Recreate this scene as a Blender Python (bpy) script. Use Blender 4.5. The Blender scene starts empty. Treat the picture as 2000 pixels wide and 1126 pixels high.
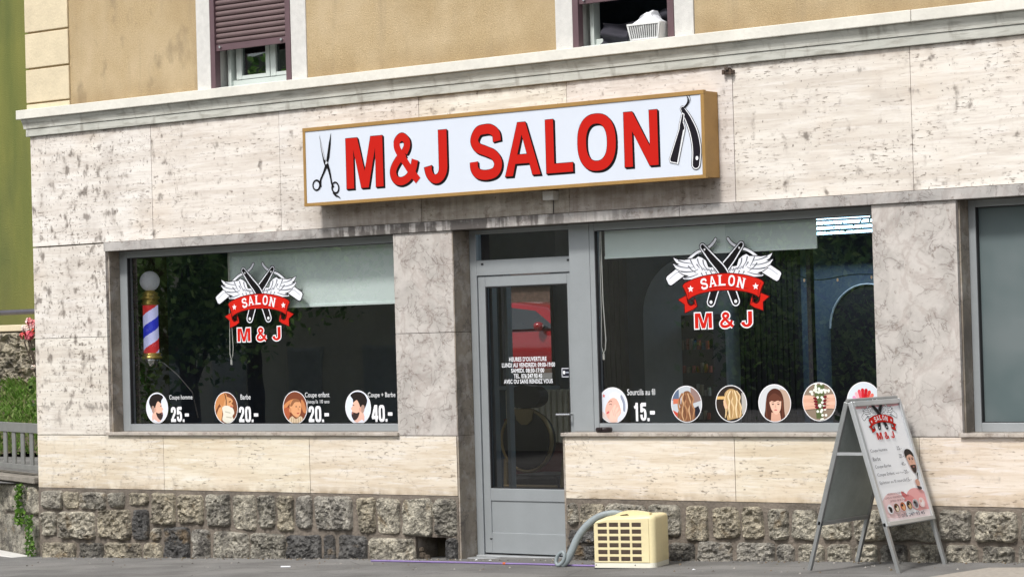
import bpy, bmesh, math, random
from mathutils import Vector, Matrix, noise
from mathutils.geometry import tessellate_polygon
R = math.radians
sc = bpy.context.scene
COL = sc.collection

# ---------------- camera, world, sun, exposure ----------------
cam_d = bpy.data.cameras.new("camera"); cam = bpy.data.objects.new("camera", cam_d); COL.objects.link(cam)
cam_d.lens = 88.2; cam_d.sensor_width = 36; cam_d.clip_end = 400; cam_d.clip_start = 0.1
r = Vector((0.79622203, 0.60435206, -0.02809054)); u = Vector((0.03363141, 0.0021453, 0.999432)); f = Vector((-0.60406905, 0.7967145, 0.01861707))
m = Matrix((r, u, -f)).transposed().to_4x4(); m.translation = Vector((12.12769, -15.209875, 1.717467))
cam.matrix_world = m
sc.camera = cam

SUN = Vector((-0.02, -1.0, 1.22)).normalized()
w = bpy.data.worlds.new("World"); sc.world = w; w.use_nodes = True
nt = w.node_tree
for n_ in list(nt.nodes): nt.nodes.remove(n_)
sky = nt.nodes.new('ShaderNodeTexSky'); sky.sky_type = 'NISHITA'; sky.sun_disc = False
sky.sun_elevation = math.asin(SUN.z); sky.sun_rotation = math.atan2(SUN.x, SUN.y) % (2 * math.pi)
sky.air_density = 1.0; sky.dust_density = 3.0
hsv = nt.nodes.new('ShaderNodeHueSaturation'); hsv.inputs['Saturation'].default_value = 0.32
bg = nt.nodes.new('ShaderNodeBackground'); bg.inputs['Strength'].default_value = 0.125
wo = nt.nodes.new('ShaderNodeOutputWorld')
nt.links.new(sky.outputs[0], hsv.inputs['Color']); nt.links.new(hsv.outputs[0], bg.inputs[0]); nt.links.new(bg.outputs[0], wo.inputs[0])

sd = bpy.data.lights.new("sun", 'SUN'); sd.energy = 2.2; sd.angle = R(8); sd.color = (1.0, 0.965, 0.92)
so = bpy.data.objects.new("sun", sd); COL.objects.link(so)
so.rotation_euler = SUN.to_track_quat('Z', 'Y').to_euler(); so.location = (0, -8, 12)

sc.view_settings.view_transform = 'Standard'; sc.view_settings.look = 'None'
sc.view_settings.exposure = 0.4; sc.view_settings.gamma = 1
sc.cycles.max_bounces = 7; sc.cycles.transparent_max_bounces = 16
sc.cycles.caustics_reflective = False; sc.cycles.caustics_refractive = False
sc.cycles.use_denoising = True

# ---------------- object helpers ----------------
def link(name, me, mat=None, parent=None, bev=0, smooth=False):
    o = bpy.data.objects.new(name, me); COL.objects.link(o)
    if mat:
        for mm in (mat if isinstance(mat, (list, tuple)) else [mat]): me.materials.append(mm)
    if parent is not None: o.parent = parent
    if smooth:
        for p in me.polygons: p.use_smooth = True
    if bev:
        b = o.modifiers.new('bevel', 'BEVEL'); b.width = bev; b.segments = 2; b.limit_method = 'ANGLE'; b.angle_limit = R(40)
    return o

def empty(name, loc=(0, 0, 0), rz=0.0):
    o = bpy.data.objects.new(name, None); COL.objects.link(o); o.location = loc; o.rotation_euler = (0, 0, rz); o.empty_display_size = 0.1
    return o

def tag(o, label, cat, group=None, kind=None):
    o['label'] = label; o['category'] = cat
    if group: o['group'] = group
    if kind: o['kind'] = kind
    return o

class MB:
    def __init__(s): s.v = []; s.f = []; s.c = []; s.m = []
    def add(s, vs, fs, col=None, mi=0):
        n = len(s.v); s.v += [tuple(q) for q in vs]
        for q in fs: s.f.append([n + i for i in q]); s.c.append(col); s.m.append(mi)
        return s
    def box(s, x0, x1, y0, y1, z0, z1, col=None, mi=0, M=None):
        vs = [(x0, y0, z0), (x1, y0, z0), (x1, y1, z0), (x0, y1, z0), (x0, y0, z1), (x1, y0, z1), (x1, y1, z1), (x0, y1, z1)]
        if M is not None: vs = [M @ Vector(q) for q in vs]
        return s.add(vs, [(0, 3, 2, 1), (4, 5, 6, 7), (0, 1, 5, 4), (1, 2, 6, 5), (2, 3, 7, 6), (3, 0, 4, 7)], col, mi)
    def tube(s, pts, rad, seg=10, col=None, mi=0, flat=1.0, closed=False, caps=True):
        pts = [Vector(q) for q in pts]; n = len(pts)
        rads = rad if isinstance(rad, (list, tuple)) else [rad] * n
        ring = []; up0 = None
        for i, p in enumerate(pts):
            a = pts[(i - 1) % n] if (i > 0 or closed) else p; b = pts[(i + 1) % n] if (i < n - 1 or closed) else p
            t = (b - a).normalized()
            if up0 is None:
                up0 = Vector((0, 0, 1)) if abs(t.z) < .9 else Vector((1, 0, 0))
            sd_ = t.cross(up0).normalized(); up = sd_.cross(t).normalized(); up0 = up
            ring.append([p + rads[i] * (math.cos(k * 2 * math.pi / seg) * sd_ + flat * math.sin(k * 2 * math.pi / seg) * up) for k in range(seg)])
        vs = [q for rr in ring for q in rr]; fs = []
        for i in range(n if closed else n - 1):
            j = (i + 1) % n
            for k in range(seg):
                k2 = (k + 1) % seg; fs.append((i * seg + k, i * seg + k2, j * seg + k2, j * seg + k))
        if not closed and caps:
            fs.append(tuple(range(seg))[::-1]); fs.append(tuple((n - 1) * seg + k for k in range(seg)))
        return s.add(vs, fs, col, mi)
    def lathe(s, prof, c=(0, 0, 0), seg=24, col=None, mi=0):
        vs = []; fs = []
        for (rr, z) in prof:
            for k in range(seg):
                a = k * 2 * math.pi / seg; vs.append((c[0] + rr * math.cos(a), c[1] + rr * math.sin(a), c[2] + z))
        for i in range(len(prof) - 1):
            for k in range(seg):
                k2 = (k + 1) % seg; fs.append((i * seg + k, i * seg + k2, (i + 1) * seg + k2, (i + 1) * seg + k))
        fs.append(tuple(range(seg))[::-1]); fs.append(tuple((len(prof) - 1) * seg + k for k in range(seg)))
        return s.add(vs, fs, col, mi)
    def prism(s, loops, M, depth, col=None, mi=0):
        """polygon with holes in local xy, extruded along local +z by depth, placed by M"""
        vv = [Vector((a, b, 0)) for lp in loops for a, b in lp]
        tris = tessellate_polygon([[Vector((a, b, 0)) for a, b in lp] for lp in loops])
        N = len(vv); vs = [M @ q for q in vv] + [M @ (q + Vector((0, 0, depth))) for q in vv]
        fs = []
        for t in tris:
            a, b, c = t
            nz = (vv[b] - vv[a]).cross(vv[c] - vv[a]).z
            if nz < 0: a, c = c, a
            fs.append((c, b, a)); fs.append((a + N, b + N, c + N))
        k = 0
        for lp in loops:
            L = len(lp)
            area = sum(lp[i][0] * lp[(i + 1) % L][1] - lp[(i + 1) % L][0] * lp[i][1] for i in range(L))
            if lp is not loops[0]: area = -area
            for i in range(L):
                a, b = k + i, k + (i + 1) % L
                fs.append((a, b, b + N, a + N) if area > 0 else (b, a, a + N, b + N))
            k += L
        return s.add(vs, fs, col, mi)
    def mesh(s, name):
        me = bpy.data.meshes.new(name); me.from_pydata(s.v, [], s.f)
        if any(c is not None for c in s.c):
            at = me.color_attributes.new('col', 'FLOAT_COLOR', 'CORNER')
            d = []
            for q, c in zip(s.f, s.c):
                c = c or (1, 1, 1)
                d += [c[0], c[1], c[2], 1.0] * len(q)
            at.data.foreach_set('color', d)
        if any(s.m): me.polygons.foreach_set('material_index', s.m)
        me.update(); return me
    def build(s, name, mat, parent=None, bev=0, smooth=False):
        return link(name, s.mesh(name), mat, parent, bev, smooth)

# ---------------- material helper ----------------
class NM:
    def __init__(s, name):
        s.mat = bpy.data.materials.new(name); s.mat.use_nodes = True; s.t = s.mat.node_tree
        s.p = s.t.nodes['Principled BSDF']; s.out = s.t.nodes['Material Output']
        s.tc = s.t.nodes.new('ShaderNodeTexCoord').outputs['Object']
    def new(s, t): return s.t.nodes.new(t)
    def set(s, sock, v):
        if v is None: return
        if isinstance(v, bpy.types.NodeSocket): s.t.links.new(v, sock)
        else:
            if hasattr(sock.default_value, '__len__') and not hasattr(v, '__len__'): v = (v, v, v)
            if hasattr(sock.default_value, '__len__') and len(sock.default_value) == 4 and len(v) == 3: v = (*v, 1)
            sock.default_value = v
    def map(s, scale=(1, 1, 1), loc=(0, 0, 0), rot=(0, 0, 0)):
        n = s.new('ShaderNodeMapping'); s.t.links.new(s.tc, n.inputs[0]); n.inputs['Scale'].default_value = scale; n.inputs['Location'].default_value = loc; n.inputs['Rotation'].default_value = rot
        return n.outputs[0]
    def noise(s, scale, detail=4, vec=None, rough=.55, dist=0):
        n = s.new('ShaderNodeTexNoise'); s.t.links.new(vec or s.tc, n.inputs['Vector'])
        n.inputs['Scale'].default_value = scale; n.inputs['Detail'].default_value = detail; n.inputs['Roughness'].default_value = rough; n.inputs['Distortion'].default_value = dist
        return n.outputs['Fac']
    def vor(s, scale, vec=None, feat='F1'):
        n = s.new('ShaderNodeTexVoronoi'); n.feature = feat; s.t.links.new(vec or s.tc, n.inputs['Vector']); n.inputs['Scale'].default_value = scale
        return n.outputs['Distance']
    def step(s, x, a, b, lo=0.0, hi=1.0):
        n = s.new('ShaderNodeMapRange'); s.set(n.inputs[0], x); n.inputs[1].default_value = a; n.inputs[2].default_value = b; n.inputs[3].default_value = lo; n.inputs[4].default_value = hi
        n.clamp = True; return n.outputs[0]
    def math(s, op, a, b=0.0):
        n = s.new('ShaderNodeMath'); n.operation = op; s.set(n.inputs[0], a); s.set(n.inputs[1], b); return n.outputs[0]
    def mix(s, fac, a, b, mode='MIX'):
        n = s.new('ShaderNodeMix'); n.data_type = 'RGBA'; n.blend_type = mode
        s.set(n.inputs[0], fac); s.set(n.inputs[6], a); s.set(n.inputs[7], b); return n.outputs[2]
    def attr(s, name='col'):
        n = s.new('ShaderNodeAttribute'); n.attribute_name = name; return n.outputs['Color']
    def sep(s):
        n = s.new('ShaderNodeSeparateXYZ'); s.t.links.new(s.tc, n.inputs[0]); return n.outputs
    def bump(s, h, dist=.003, strength=1.0):
        n = s.new('ShaderNodeBump'); s.set(n.inputs['Height'], h); n.inputs['Distance'].default_value = dist; n.inputs['Strength'].default_value = strength
        s.t.links.new(n.outputs[0], s.p.inputs['Normal'])
    def fin(s, col=None, rough=.6, metal=0, spec=None, emis=None, es=0):
        s.set(s.p.inputs['Base Color'], col); s.set(s.p.inputs['Roughness'], rough); s.set(s.p.inputs['Metallic'], metal)
        if spec is not None: s.p.inputs['Specular IOR Level'].default_value = spec
        if emis: s.set(s.p.inputs['Emission Color'], emis); s.p.inputs['Emission Strength'].default_value = es
        return s.mat

def plain(name, col, rough=.6, metal=0, var=.12, scale=6, spec=None, bump=0):
    n = NM(name)
    a = n.noise(scale, 5); b = n.noise(scale * 9, 3)
    t = n.step(n.math('ADD', n.math('MULTIPLY', a, .7), n.math('MULTIPLY', b, .3)), .35, .65)
    c = n.mix(t, tuple(q * (1 - var) for q in col), tuple(min(1, q * (1 + var)) for q in col))
    if bump: n.bump(b, bump)
    return n.fin(c, rough, metal, spec)

def travertine():
    n = NM('travertine')
    X, Y, Z = n.sep()
    band = n.noise(1.6, 7, n.map((.55, 1, 6.5)), .6, .5)
    fine = n.noise(3, 7, n.map((1.3, 1, 19)), .65, .35)
    lowm = n.step(Z, .93, .97)      # lower course is a warmer stone
    light = n.mix(lowm, (.775, .71, .60), (.80, .77, .715))
    dark = n.mix(lowm, (.66, .57, .44), (.665, .62, .56))
    c = n.mix(n.step(band, .42, .62), light, dark)
    c = n.mix(n.step(fine, .50, .66, 0, .45), c, n.mix(lowm, (.50, .39, .27), (.52, .455, .41)))
    c = n.mix(n.step(n.noise(3, 6, n.map((.9, 1, 11), (4, 0, 2)), .6, .5), .54, .62, 0, .45), c, (.83, .81, .78))
    c = n.mix(1.0, c, n.attr('col'), 'MULTIPLY')
    c = n.mix(n.step(n.noise(1.1, 4), .55, .75, 0, .35), c, (.70, .56, .42))
    # short horizontal pits, in clusters
    pit = n.noise(1.0, 5, n.map((15, 1, 66)), .62, .1)
    clus = n.noise(2.0, 4, n.map((1, 1, 2.6)))
    pm = n.math('MULTIPLY', n.step(pit, .58, .65), n.step(clus, .46, .60, .06, 1))
    c = n.mix(n.math('MULTIPLY', pm, .70), c, (.20, .145, .10))
    pit2 = n.noise(1.0, 3, n.map((9, 1, 24), (3, 1, 8)), .6, 0)
    pm2 = n.math('MULTIPLY', n.step(pit2, .64, .70), n.step(n.noise(1.3, 3), .45, .55))
    c = n.mix(n.math('MULTIPLY', pm2, .75), c, (.12, .085, .06))
    # mould spots, thick on the street corner of the house
    leftm = n.step(X, -2.6, -3.9, .0, 1)
    upm = n.step(Z, .9, 1.3, .25, 1)
    reg = n.math('ADD', n.math('MULTIPLY', leftm, .062), n.math('MULTIPLY', n.step(n.noise(2.6, 3, n.map((1, 1, 1), (7, 3, 1))), .42, .66), .055))
    sp = n.math('ADD', n.noise(12, 3, n.map((1, 1, .8)), .5, 0), reg)
    spm = n.math('MULTIPLY', n.step(sp, .665, .76), upm)
    halo = n.math('MULTIPLY', n.step(sp, .60, .70, 0, .35), upm)
    c = n.mix(halo, c, (.34, .29, .25))
    c = n.mix(n.math('MULTIPLY', spm, .68), c, (.10, .082, .068))
    sp2 = n.math('ADD', n.noise(34, 2, n.map((1, 1, .8), (2, 2, 2))), n.math('MULTIPLY', reg, .9))
    c = n.mix(n.math('MULTIPLY', n.step(sp2, .68, .74, 0, .7), upm), c, (.12, .095, .075))
    soft = n.step(n.math('ADD', n.noise(3.5, 5, n.map((1, 1, .8), (3, 0, 5))), n.math('MULTIPLY', leftm, .05)), .56, .70, 0, .32)
    c = n.mix(n.math('MULTIPLY', soft, upm), c, (.42, .37, .33))
    ck = n.math('ABSOLUTE', n.math('SUBTRACT', n.noise(1.6, 6, n.map((1, 1, 1.4), (11, 5, 3)), .6, .7), .5))
    c = n.mix(n.math('MULTIPLY', n.step(ck, .0035, .0), n.step(n.noise(1.1, 2, n.map((1, 1, 1), (5, 5, 1))), .55, .6, 0, .7)), c, (.22, .17, .13))
    # dark streaked band under the sign box
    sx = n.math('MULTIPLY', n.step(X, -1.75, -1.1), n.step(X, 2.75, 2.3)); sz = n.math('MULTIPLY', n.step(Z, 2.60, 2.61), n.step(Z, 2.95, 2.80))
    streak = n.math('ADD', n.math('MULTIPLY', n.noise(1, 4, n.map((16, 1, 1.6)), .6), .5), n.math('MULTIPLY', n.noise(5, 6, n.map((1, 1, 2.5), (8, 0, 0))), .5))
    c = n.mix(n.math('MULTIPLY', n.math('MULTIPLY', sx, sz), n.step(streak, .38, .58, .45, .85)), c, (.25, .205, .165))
    # thin grime line beneath the moulding and at the foot of the cladding
    gn = n.noise(1, 5, n.map((9, 1, 7)))
    c = n.mix(n.math('MULTIPLY', n.step(Z, 3.52, 3.6), n.step(gn, .42, .6, 0, .6)), c, (.30, .24, .19))
    c = n.mix(n.math('MULTIPLY', n.step(Z, .57, .49), n.step(gn, .38, .6, .1, .7)), c, (.34, .26, .17))
    n.bump(n.math('SUBTRACT', n.math('MULTIPLY', fine, .3), pm), .004, .8)
    return n.fin(c, .72, 0, .25)

def marble(name, base, vein, stain=False, dirt=False):
    n = NM(name)
    X, Y, Z = n.sep()
    d = n.new('ShaderNodeVectorMath'); d.operation = 'MULTIPLY_ADD'
    ns = n.new('ShaderNodeTexNoise'); n.t.links.new(n.tc, ns.inputs['Vector']); ns.inputs['Scale'].default_value = 3.4; ns.inputs['Detail'].default_value = 5
    n.t.links.new(ns.outputs['Color'], d.inputs[0]); d.inputs[1].default_value = (.55, .55, .55); n.t.links.new(n.tc, d.inputs[2])
    v1 = n.vor(4.2, d.outputs[0], 'DISTANCE_TO_EDGE')
    v2 = n.math('ABSOLUTE', n.math('SUBTRACT', n.noise(5.5, 6, n.map((1, 1, 1.25), (2, 4, 1), (0, .5, 0)), .55, .9), .5))
    blot = n.noise(3.1, 7, None, .62, .6)
    c = n.mix(n.step(blot, .40, .64), base, tuple(q * .72 for q in base))
    c = n.mix(n.step(n.noise(9, 5), .48, .62, 0, .35), c, (.62, .58, .55))
    br = n.math('ABSOLUTE', n.math('SUBTRACT', n.noise(2.1, 7, n.map((1.3, 1, 1), (6, 2, 9), (0, .7, 0)), .6, .8), .5))
    c = n.mix(n.step(br, .04, .0, 0, .32), c, tuple(q * 1.7 for q in vein))
    vm = n.math('MULTIPLY', n.step(v1, .030, .004), n.step(n.noise(2.6, 3, n.map((1, 1, 1), (9, 1, 2))), .46, .58))
    c = n.mix(n.math('MULTIPLY', vm, .45), c, vein)
    c = n.mix(n.math('MULTIPLY', n.math('MULTIPLY', n.step(v2, .020, .002), n.step(blot, .45, .55)), .6), c, tuple(q * .8 for q in vein))
    c = n.mix(n.step(n.noise(20, 3), .63, .70, 0, .6), c, (.20, .16, .13))
    if stain:
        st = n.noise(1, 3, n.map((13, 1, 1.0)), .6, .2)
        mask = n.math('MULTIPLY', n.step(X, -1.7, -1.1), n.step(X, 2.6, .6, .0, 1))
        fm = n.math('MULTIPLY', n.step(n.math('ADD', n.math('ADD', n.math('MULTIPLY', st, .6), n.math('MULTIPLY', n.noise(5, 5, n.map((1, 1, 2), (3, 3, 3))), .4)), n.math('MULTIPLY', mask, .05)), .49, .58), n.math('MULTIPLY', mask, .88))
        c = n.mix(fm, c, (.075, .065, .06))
    if dirt:
        dm = n.step(n.noise(2.2, 6, n.map((1.5, 1.5, .7), (4, 1, 6))), .45, .66, 0, .8)
        c = n.mix(dm, c, (.11, .095, .08))
    n.bump(blot, .003, .4)
    return n.fin(c, .5, 0, .3)

def stucco():
    n = NM('ochre_roughcast')
    X, Y, Z = n.sep()
    g = n.noise(85, 4, None, .7); g2 = n.noise(170, 2)
    c = n.mix(n.step(g, .38, .62), (.415, .31, .175), (.57, .44, .26))
    c = n.mix(n.step(n.noise(2.2, 6, n.map((1, 1, .7), (2, 9, 2)), .65), .40, .64, 0, .5), c, (.62, .50, .33))
    c = n.mix(n.step(n.noise(1.3, 5), .45, .7, 0, .45), c, (.36, .26, .135))
    c = n.mix(n.math('MULTIPLY', n.step(n.noise(4.5, 6, n.map((1.4, 1, .8), (1, 1, 7))), .54, .70, 0, .6), n.step(X, -2.2, -3.2, .12, 1)), c, (.22, .17, .11))
    low = n.math('MULTIPLY', n.step(Z, 4.02, 3.86), n.step(n.noise(3, 4, n.map((1, 1, .5))), .35, .6, .2, .6))
    c = n.mix(low, c, (.28, .20, .11))
    rs = n.noise(1, 5, n.map((5.5, 1, .5), (2, 0, 2)), .6, .15)
    c = n.mix(n.step(rs, .54, .68, 0, .35), c, (.33, .26, .17))
    n.bump(n.math('ADD', g, n.math('MULTIPLY', g2, .6)), .006, .8)
    return n.fin(c, .95, 0, .1)

def rubble(name):
    n = NM(name)
    a = n.noise(8, 8, None, .7, .3); b = n.noise(38, 5, None, .7, .6); cr = n.noise(17, 7, n.map((1, 1, 1.5)), .72, 1.2)
    base = n.attr('col')
    c = n.mix(n.step(a, .40, .60), n.mix(1, base, (.50, .49, .48), 'MULTIPLY'), n.mix(1, base, (1.45, 1.42, 1.34), 'MULTIPLY'))
    c = n.mix(n.step(b, .53, .62, 0, .6), c, n.mix(1, base, (2.0, 1.95, 1.8), 'MULTIPLY'))  # whitish highlights painted into the stone colour by noise
    c = n.mix(n.step(n.math('ABSOLUTE', n.math('SUBTRACT', cr, .5)), .022, .0, 0, .85), c, (.025, .022, .02))  # crevice shade painted into the colour along noise lines
    c = n.mix(n.step(n.noise(3.2, 5, n.map((1, 1, 1), (5, 5, 5))), .52, .66, 0, .6), c, (.085, .078, .072))
    c = n.mix(n.step(n.noise(5, 4, n.map((1, 1, 1), (1, 8, 3))), .60, .70, 0, .45), c, (.33, .22, .10))
    n.bump(n.math('ADD', n.math('ADD', b, n.math('MULTIPLY', cr, 1.4)), n.math('MULTIPLY', n.noise(90, 3), .4)), .03, 1.0)
    return n.fin(c, .88, 0, .2)

def asphalt():
    n = NM('asphalt')
    g = n.noise(160, 3); g2 = n.noise(420, 2); a = n.noise(1.4, 6)
    c = n.mix(n.step(g, .35, .65), (.155, .152, .148), (.25, .247, .24))
    c = n.mix(n.step(g2, .62, .72, 0, .6), c, (.40, .39, .37))
    c = n.mix(n.step(a, .42, .60, 0, .55), c, (.12, .117, .112))
    c = n.mix(n.step(n.noise(.8, 5, n.map((1, 2.5, 1), (5, 1, 1))), .52, .60, 0, .4), c, (.30, .295, .28))
    c = n.mix(n.step(n.noise(26, 2), .70, .74, 0, .8), c, (.05, .048, .045))
    cr = n.vor(.9, n.map((1, 1, 1), (0, 0, 0)), 'DISTANCE_TO_EDGE')
    c = n.mix(n.step(cr, .006, .001, 0, .5), c, (.05, .05, .05))
    n.bump(n.math('ADD', g, g2), .004, .8)
    return n.fin(c, .9, 0, .2)

def render_green():
    n = NM('green_render')
    X, Y, Z = n.sep()
    c = n.mix(n.step(n.noise(1, 5, n.map((1.4, 1, .22)), .6), .4, .62), (.20, .205, .062), (.125, .15, .048))
    c = n.mix(n.step(n.noise(1.2, 5, n.map((1.2, 1, .5), (2, 2, 2))), .5, .7, 0, .5), c, (.085, .11, .05))
    c = n.mix(n.step(Z, 2.9, 2.1, 0, .35), c, (.24, .215, .07))
    n.bump(n.noise(60, 3), .006)
    return n.fin(c, .95, 0, .1)

def glass(name, k=1.9, tint=(1, 1, 1), rough=0.0, wavy=False):
    n = NM(name); n.t.nodes.remove(n.p)
    fr = n.new('ShaderNodeFresnel'); fr.inputs[0].default_value = 1.5
    fac = n.math('MINIMUM', n.math('MULTIPLY', fr.outputs[0], k), .4)
    gl = n.new('ShaderNodeBsdfGlossy'); gl.inputs['Roughness'].default_value = rough; gl.inputs['Color'].default_value = (1, 1, 1, 1)
    if wavy:
        bp = n.new('ShaderNodeBump'); bp.inputs['Distance'].default_value = .002; bp.inputs['Strength'].default_value = .12
        n.t.links.new(n.noise(2.2, 1), bp.inputs['Height']); n.t.links.new(bp.outputs[0], gl.inputs['Normal'])
    tr = n.new('ShaderNodeBsdfTransparent'); tr.inputs[0].default_value = (*tint, 1)
    mx = n.new('ShaderNodeMixShader'); n.t.links.new(fac, mx.inputs[0]); n.t.links.new(tr.outputs[0], mx.inputs[1]); n.t.links.new(gl.outputs[0], mx.inputs[2])
    n.t.links.new(mx.outputs[0], n.out.inputs[0]); return n.mat

def attr_mat(name, rough=.5, spec=.4, leaf=False, metal=0):
    n = NM(name)
    n.fin(n.attr('col'), rough, metal, spec)
    if leaf:
        tl = n.new('ShaderNodeBsdfTranslucent'); n.t.links.new(n.attr('col'), tl.inputs[0]); mx = n.new('ShaderNodeMixShader'); mx.inputs[0].default_value = .45
        n.t.links.new(n.p.outputs[0], mx.inputs[1]); n.t.links.new(tl.outputs[0], mx.inputs[2]); n.t.links.new(mx.outputs[0], n.out.inputs[0])
    return n.mat

M = {}
M['trav'] = travertine(); M['stucco'] = stucco(); M['rubble'] = rubble('rubble_stone'); M['asphalt'] = asphalt(); M['green'] = render_green()
M['lintel'] = marble('grey_marble', (.46, .44, .42), (.16, .13, .12), stain=True)
M['marble'] = marble('veined_marble', (.56, .525, .49), (.17, .13, .115))
M['reveal'] = marble('dirty_reveal_stone', (.36, .31, .25), (.12, .1, .09), dirt=True)
M['sill'] = marble('sill_stone', (.50, .45, .39), (.17, .13, .11))
M['mortar'] = plain('mortar', (.165, .14, .115), .95, var=.35, scale=5, bump=.01)
M['ledge'] = plain('ledge_stone', (.73, .71, .64), .7, var=.10, scale=3, bump=.002)
def weathered():
    n = NM('moulding_stone'); X, Y, Z = n.sep()
    c = n.mix(n.step(n.noise(3, 5), .4, .62), (.56, .56, .51), (.47, .475, .43))
    st = n.noise(1, 6, n.map((3.2, 1, 22)), .65, .3)
    c = n.mix(n.step(st, .50, .64, 0, .6), c, (.25, .235, .20))
    c = n.mix(n.step(n.noise(1, 5, n.map((9, 1, 3), (3, 3, 3))), .56, .68, 0, .55), c, (.20, .18, .15))
    n.bump(st, .003); return n.fin(c, .75, 0, .2)
M['mould'] = weathered()
M['surround'] = plain('window_surround', (.66, .65, .62), .9, var=.08, scale=20, bump=.004)
M['quoin'] = plain('quoin_stone', (.68, .585, .41), .85, var=.10, scale=5, bump=.003)
M['alu'] = plain('grey_aluminium', (.345, .37, .385), .42, .25, var=.04, scale=8)
M['alu_l'] = plain('light_aluminium', (.55, .57, .58), .35, .5, var=.06, scale=8)
M['alu_d'] = plain('brushed_frame', (.36, .37, .37), .38, .55, var=.08, scale=12)
M['pvc'] = plain('white_window_frame', (.58, .63, .60), .4, var=.04)
M['board'] = plain('grey_board', (.42, .46, .43), .6)
M['white'] = plain('white_plastic', (.78, .79, .78), .4, var=.03)
M['shutter'] = plain('brown_shutter', (.155, .105, .105), .5, var=.10, scale=4)
M['rail'] = plain('brown_rail', (.125, .075, .085), .45, var=.1)
M['gold_box'] = plain('gold_paint', (.40, .235, .075), .45, .25, var=.10, scale=5)
M['sign_face'] = plain('sign_sheet', (.66, .71, .80), .35, var=.015, scale=2)
M['decal'] = attr_mat('printed_film', .6, .12)
M['leaf'] = attr_mat('leaf', .6, .2, True)
M['petal'] = attr_mat('petal', .7, .2)
M['bark'] = plain('bark', (.09, .07, .05), .9, var=.3, scale=14, bump=.02)
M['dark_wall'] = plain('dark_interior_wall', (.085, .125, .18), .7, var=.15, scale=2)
M['arch'] = plain('arch_panel', (.42, .50, .55), .6, var=.1, scale=2)
M['black'] = plain('black_panel', (.020, .018, .026), .5, var=.2)
M['curtain'] = plain('black_curtain', (.012, .011, .014), .9, var=.2)
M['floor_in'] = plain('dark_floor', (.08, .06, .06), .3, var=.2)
M['ceil'] = plain('interior_ceiling', (.55, .58, .60), .8)
M['blind'] = plain('blind_fabric', (.76, .89, .86), .8, var=.03, scale=2)
M['cord'] = plain('bead_cord', (.65, .66, .62), .5)
M['brass'] = plain('polished_gold', (.72, .52, .14), .28, .6, var=.05)
M['chrome'] = plain('chrome', (.7, .7, .7), .18, 1.0, var=.03)
M['old_gold'] = plain('tarnished_gold', (.34, .25, .12), .4, .5)
M['leather'] = plain('black_leather', (.02, .012, .013), .4)
M['rad'] = plain('radiator_paint', (.85, .82, .66), .4)
M['cream'] = plain('cream_plastic', (.80, .70, .42), .45, var=.07, scale=4)
M['creamw'] = plain('pale_plastic', (.84, .82, .70), .42, var=.04, scale=7)
M['acdark'] = plain('brown_louvre', (.075, .05, .035), .6, var=.25, scale=30)
M['rubber'] = plain('dark_rubber', (.02, .02, .022), .6)
M['hose'] = plain('grey_hose', (.24, .28, .295), .48, var=.10, scale=10)
M['patch'] = plain('pale_patch', (.34, .31, .27), .9, var=.2, scale=30)
M['purple'] = plain('purple_cable', (.26, .19, .42), .5)
M['cap'] = plain('wall_cap_stone', (.26, .235, .20), .9, var=.25, scale=6, bump=.01)
M['galv'] = plain('galvanised_rail', (.26, .262, .25), .5, .3, var=.12, scale=9)
M['pipe'] = plain('handrail_pipe', (.12, .115, .135), .45, .4)
M['soil'] = plain('soil', (.085, .07, .045), .95, var=.3)
M['dark_backdrop'] = plain('backdrop_green', (.03, .045, .02), .95, var=.5, scale=.8, bump=.2)
M['house_op'] = plain('opposite_render', (.75, .72, .62), .9, var=.1, scale=1.5, bump=.01)
M['shut_op'] = plain('opposite_shutter', (.60, .62, .62), .7)
M['roof_op'] = plain('roof_tiles', (.14, .075, .05), .9, var=.3)
M['carred'] = plain('red_car_paint', (.26, .010, .015), .12, 0, var=.02, spec=.8)
M['carglass'] = plain('car_window', (.02, .025, .03), .05, spec=.8)
M['tyre'] = plain('tyre_rubber', (.02, .02, .02), .8)
M['glass'] = glass('window_glass', 3.0, wavy=True)
M['glass_door'] = glass('door_glass', 2.2, (.72, .74, .74))
M['glass_d'] = glass('dim_glass', 1.9, (.55, .6, .6))
M['cloth'] = plain('black_cloth', (.028, .027, .038), .85)
M['paper'] = plain('white_bag', (.82, .84, .88), .6, var=.02)
M['maroon'] = plain('maroon_panel', (.16, .03, .03), .5)

def frosted():
    n = NM('frosted_glass')
    X, Y, Z = n.sep()
    c = n.mix(n.step(n.noise(1.2, 3), .4, .6), (.10, .135, .14), (.155, .185, .19))  # teal-grey reflection painted into the pane colour
    return n.fin(c, .28, 0, .6)
M['frost'] = frosted()
def lampmat(name, col, e):
    n = NM(name); return n.fin(col, .3, 0, .5, col, e)
M['globe'] = lampmat('frosted_globe', (.62, .64, .70), .10)
M['strip'] = lampmat('light_strip', (.5, .75, .85), .6)
M['bulb'] = lampmat('fairy_bulb', (.8, .6, .4), .25)
n_ = NM('striped_tube'); M['stripe'] = n_.fin(n_.attr('col'), .3, 0, .5, n_.attr('col'), .35)

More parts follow.
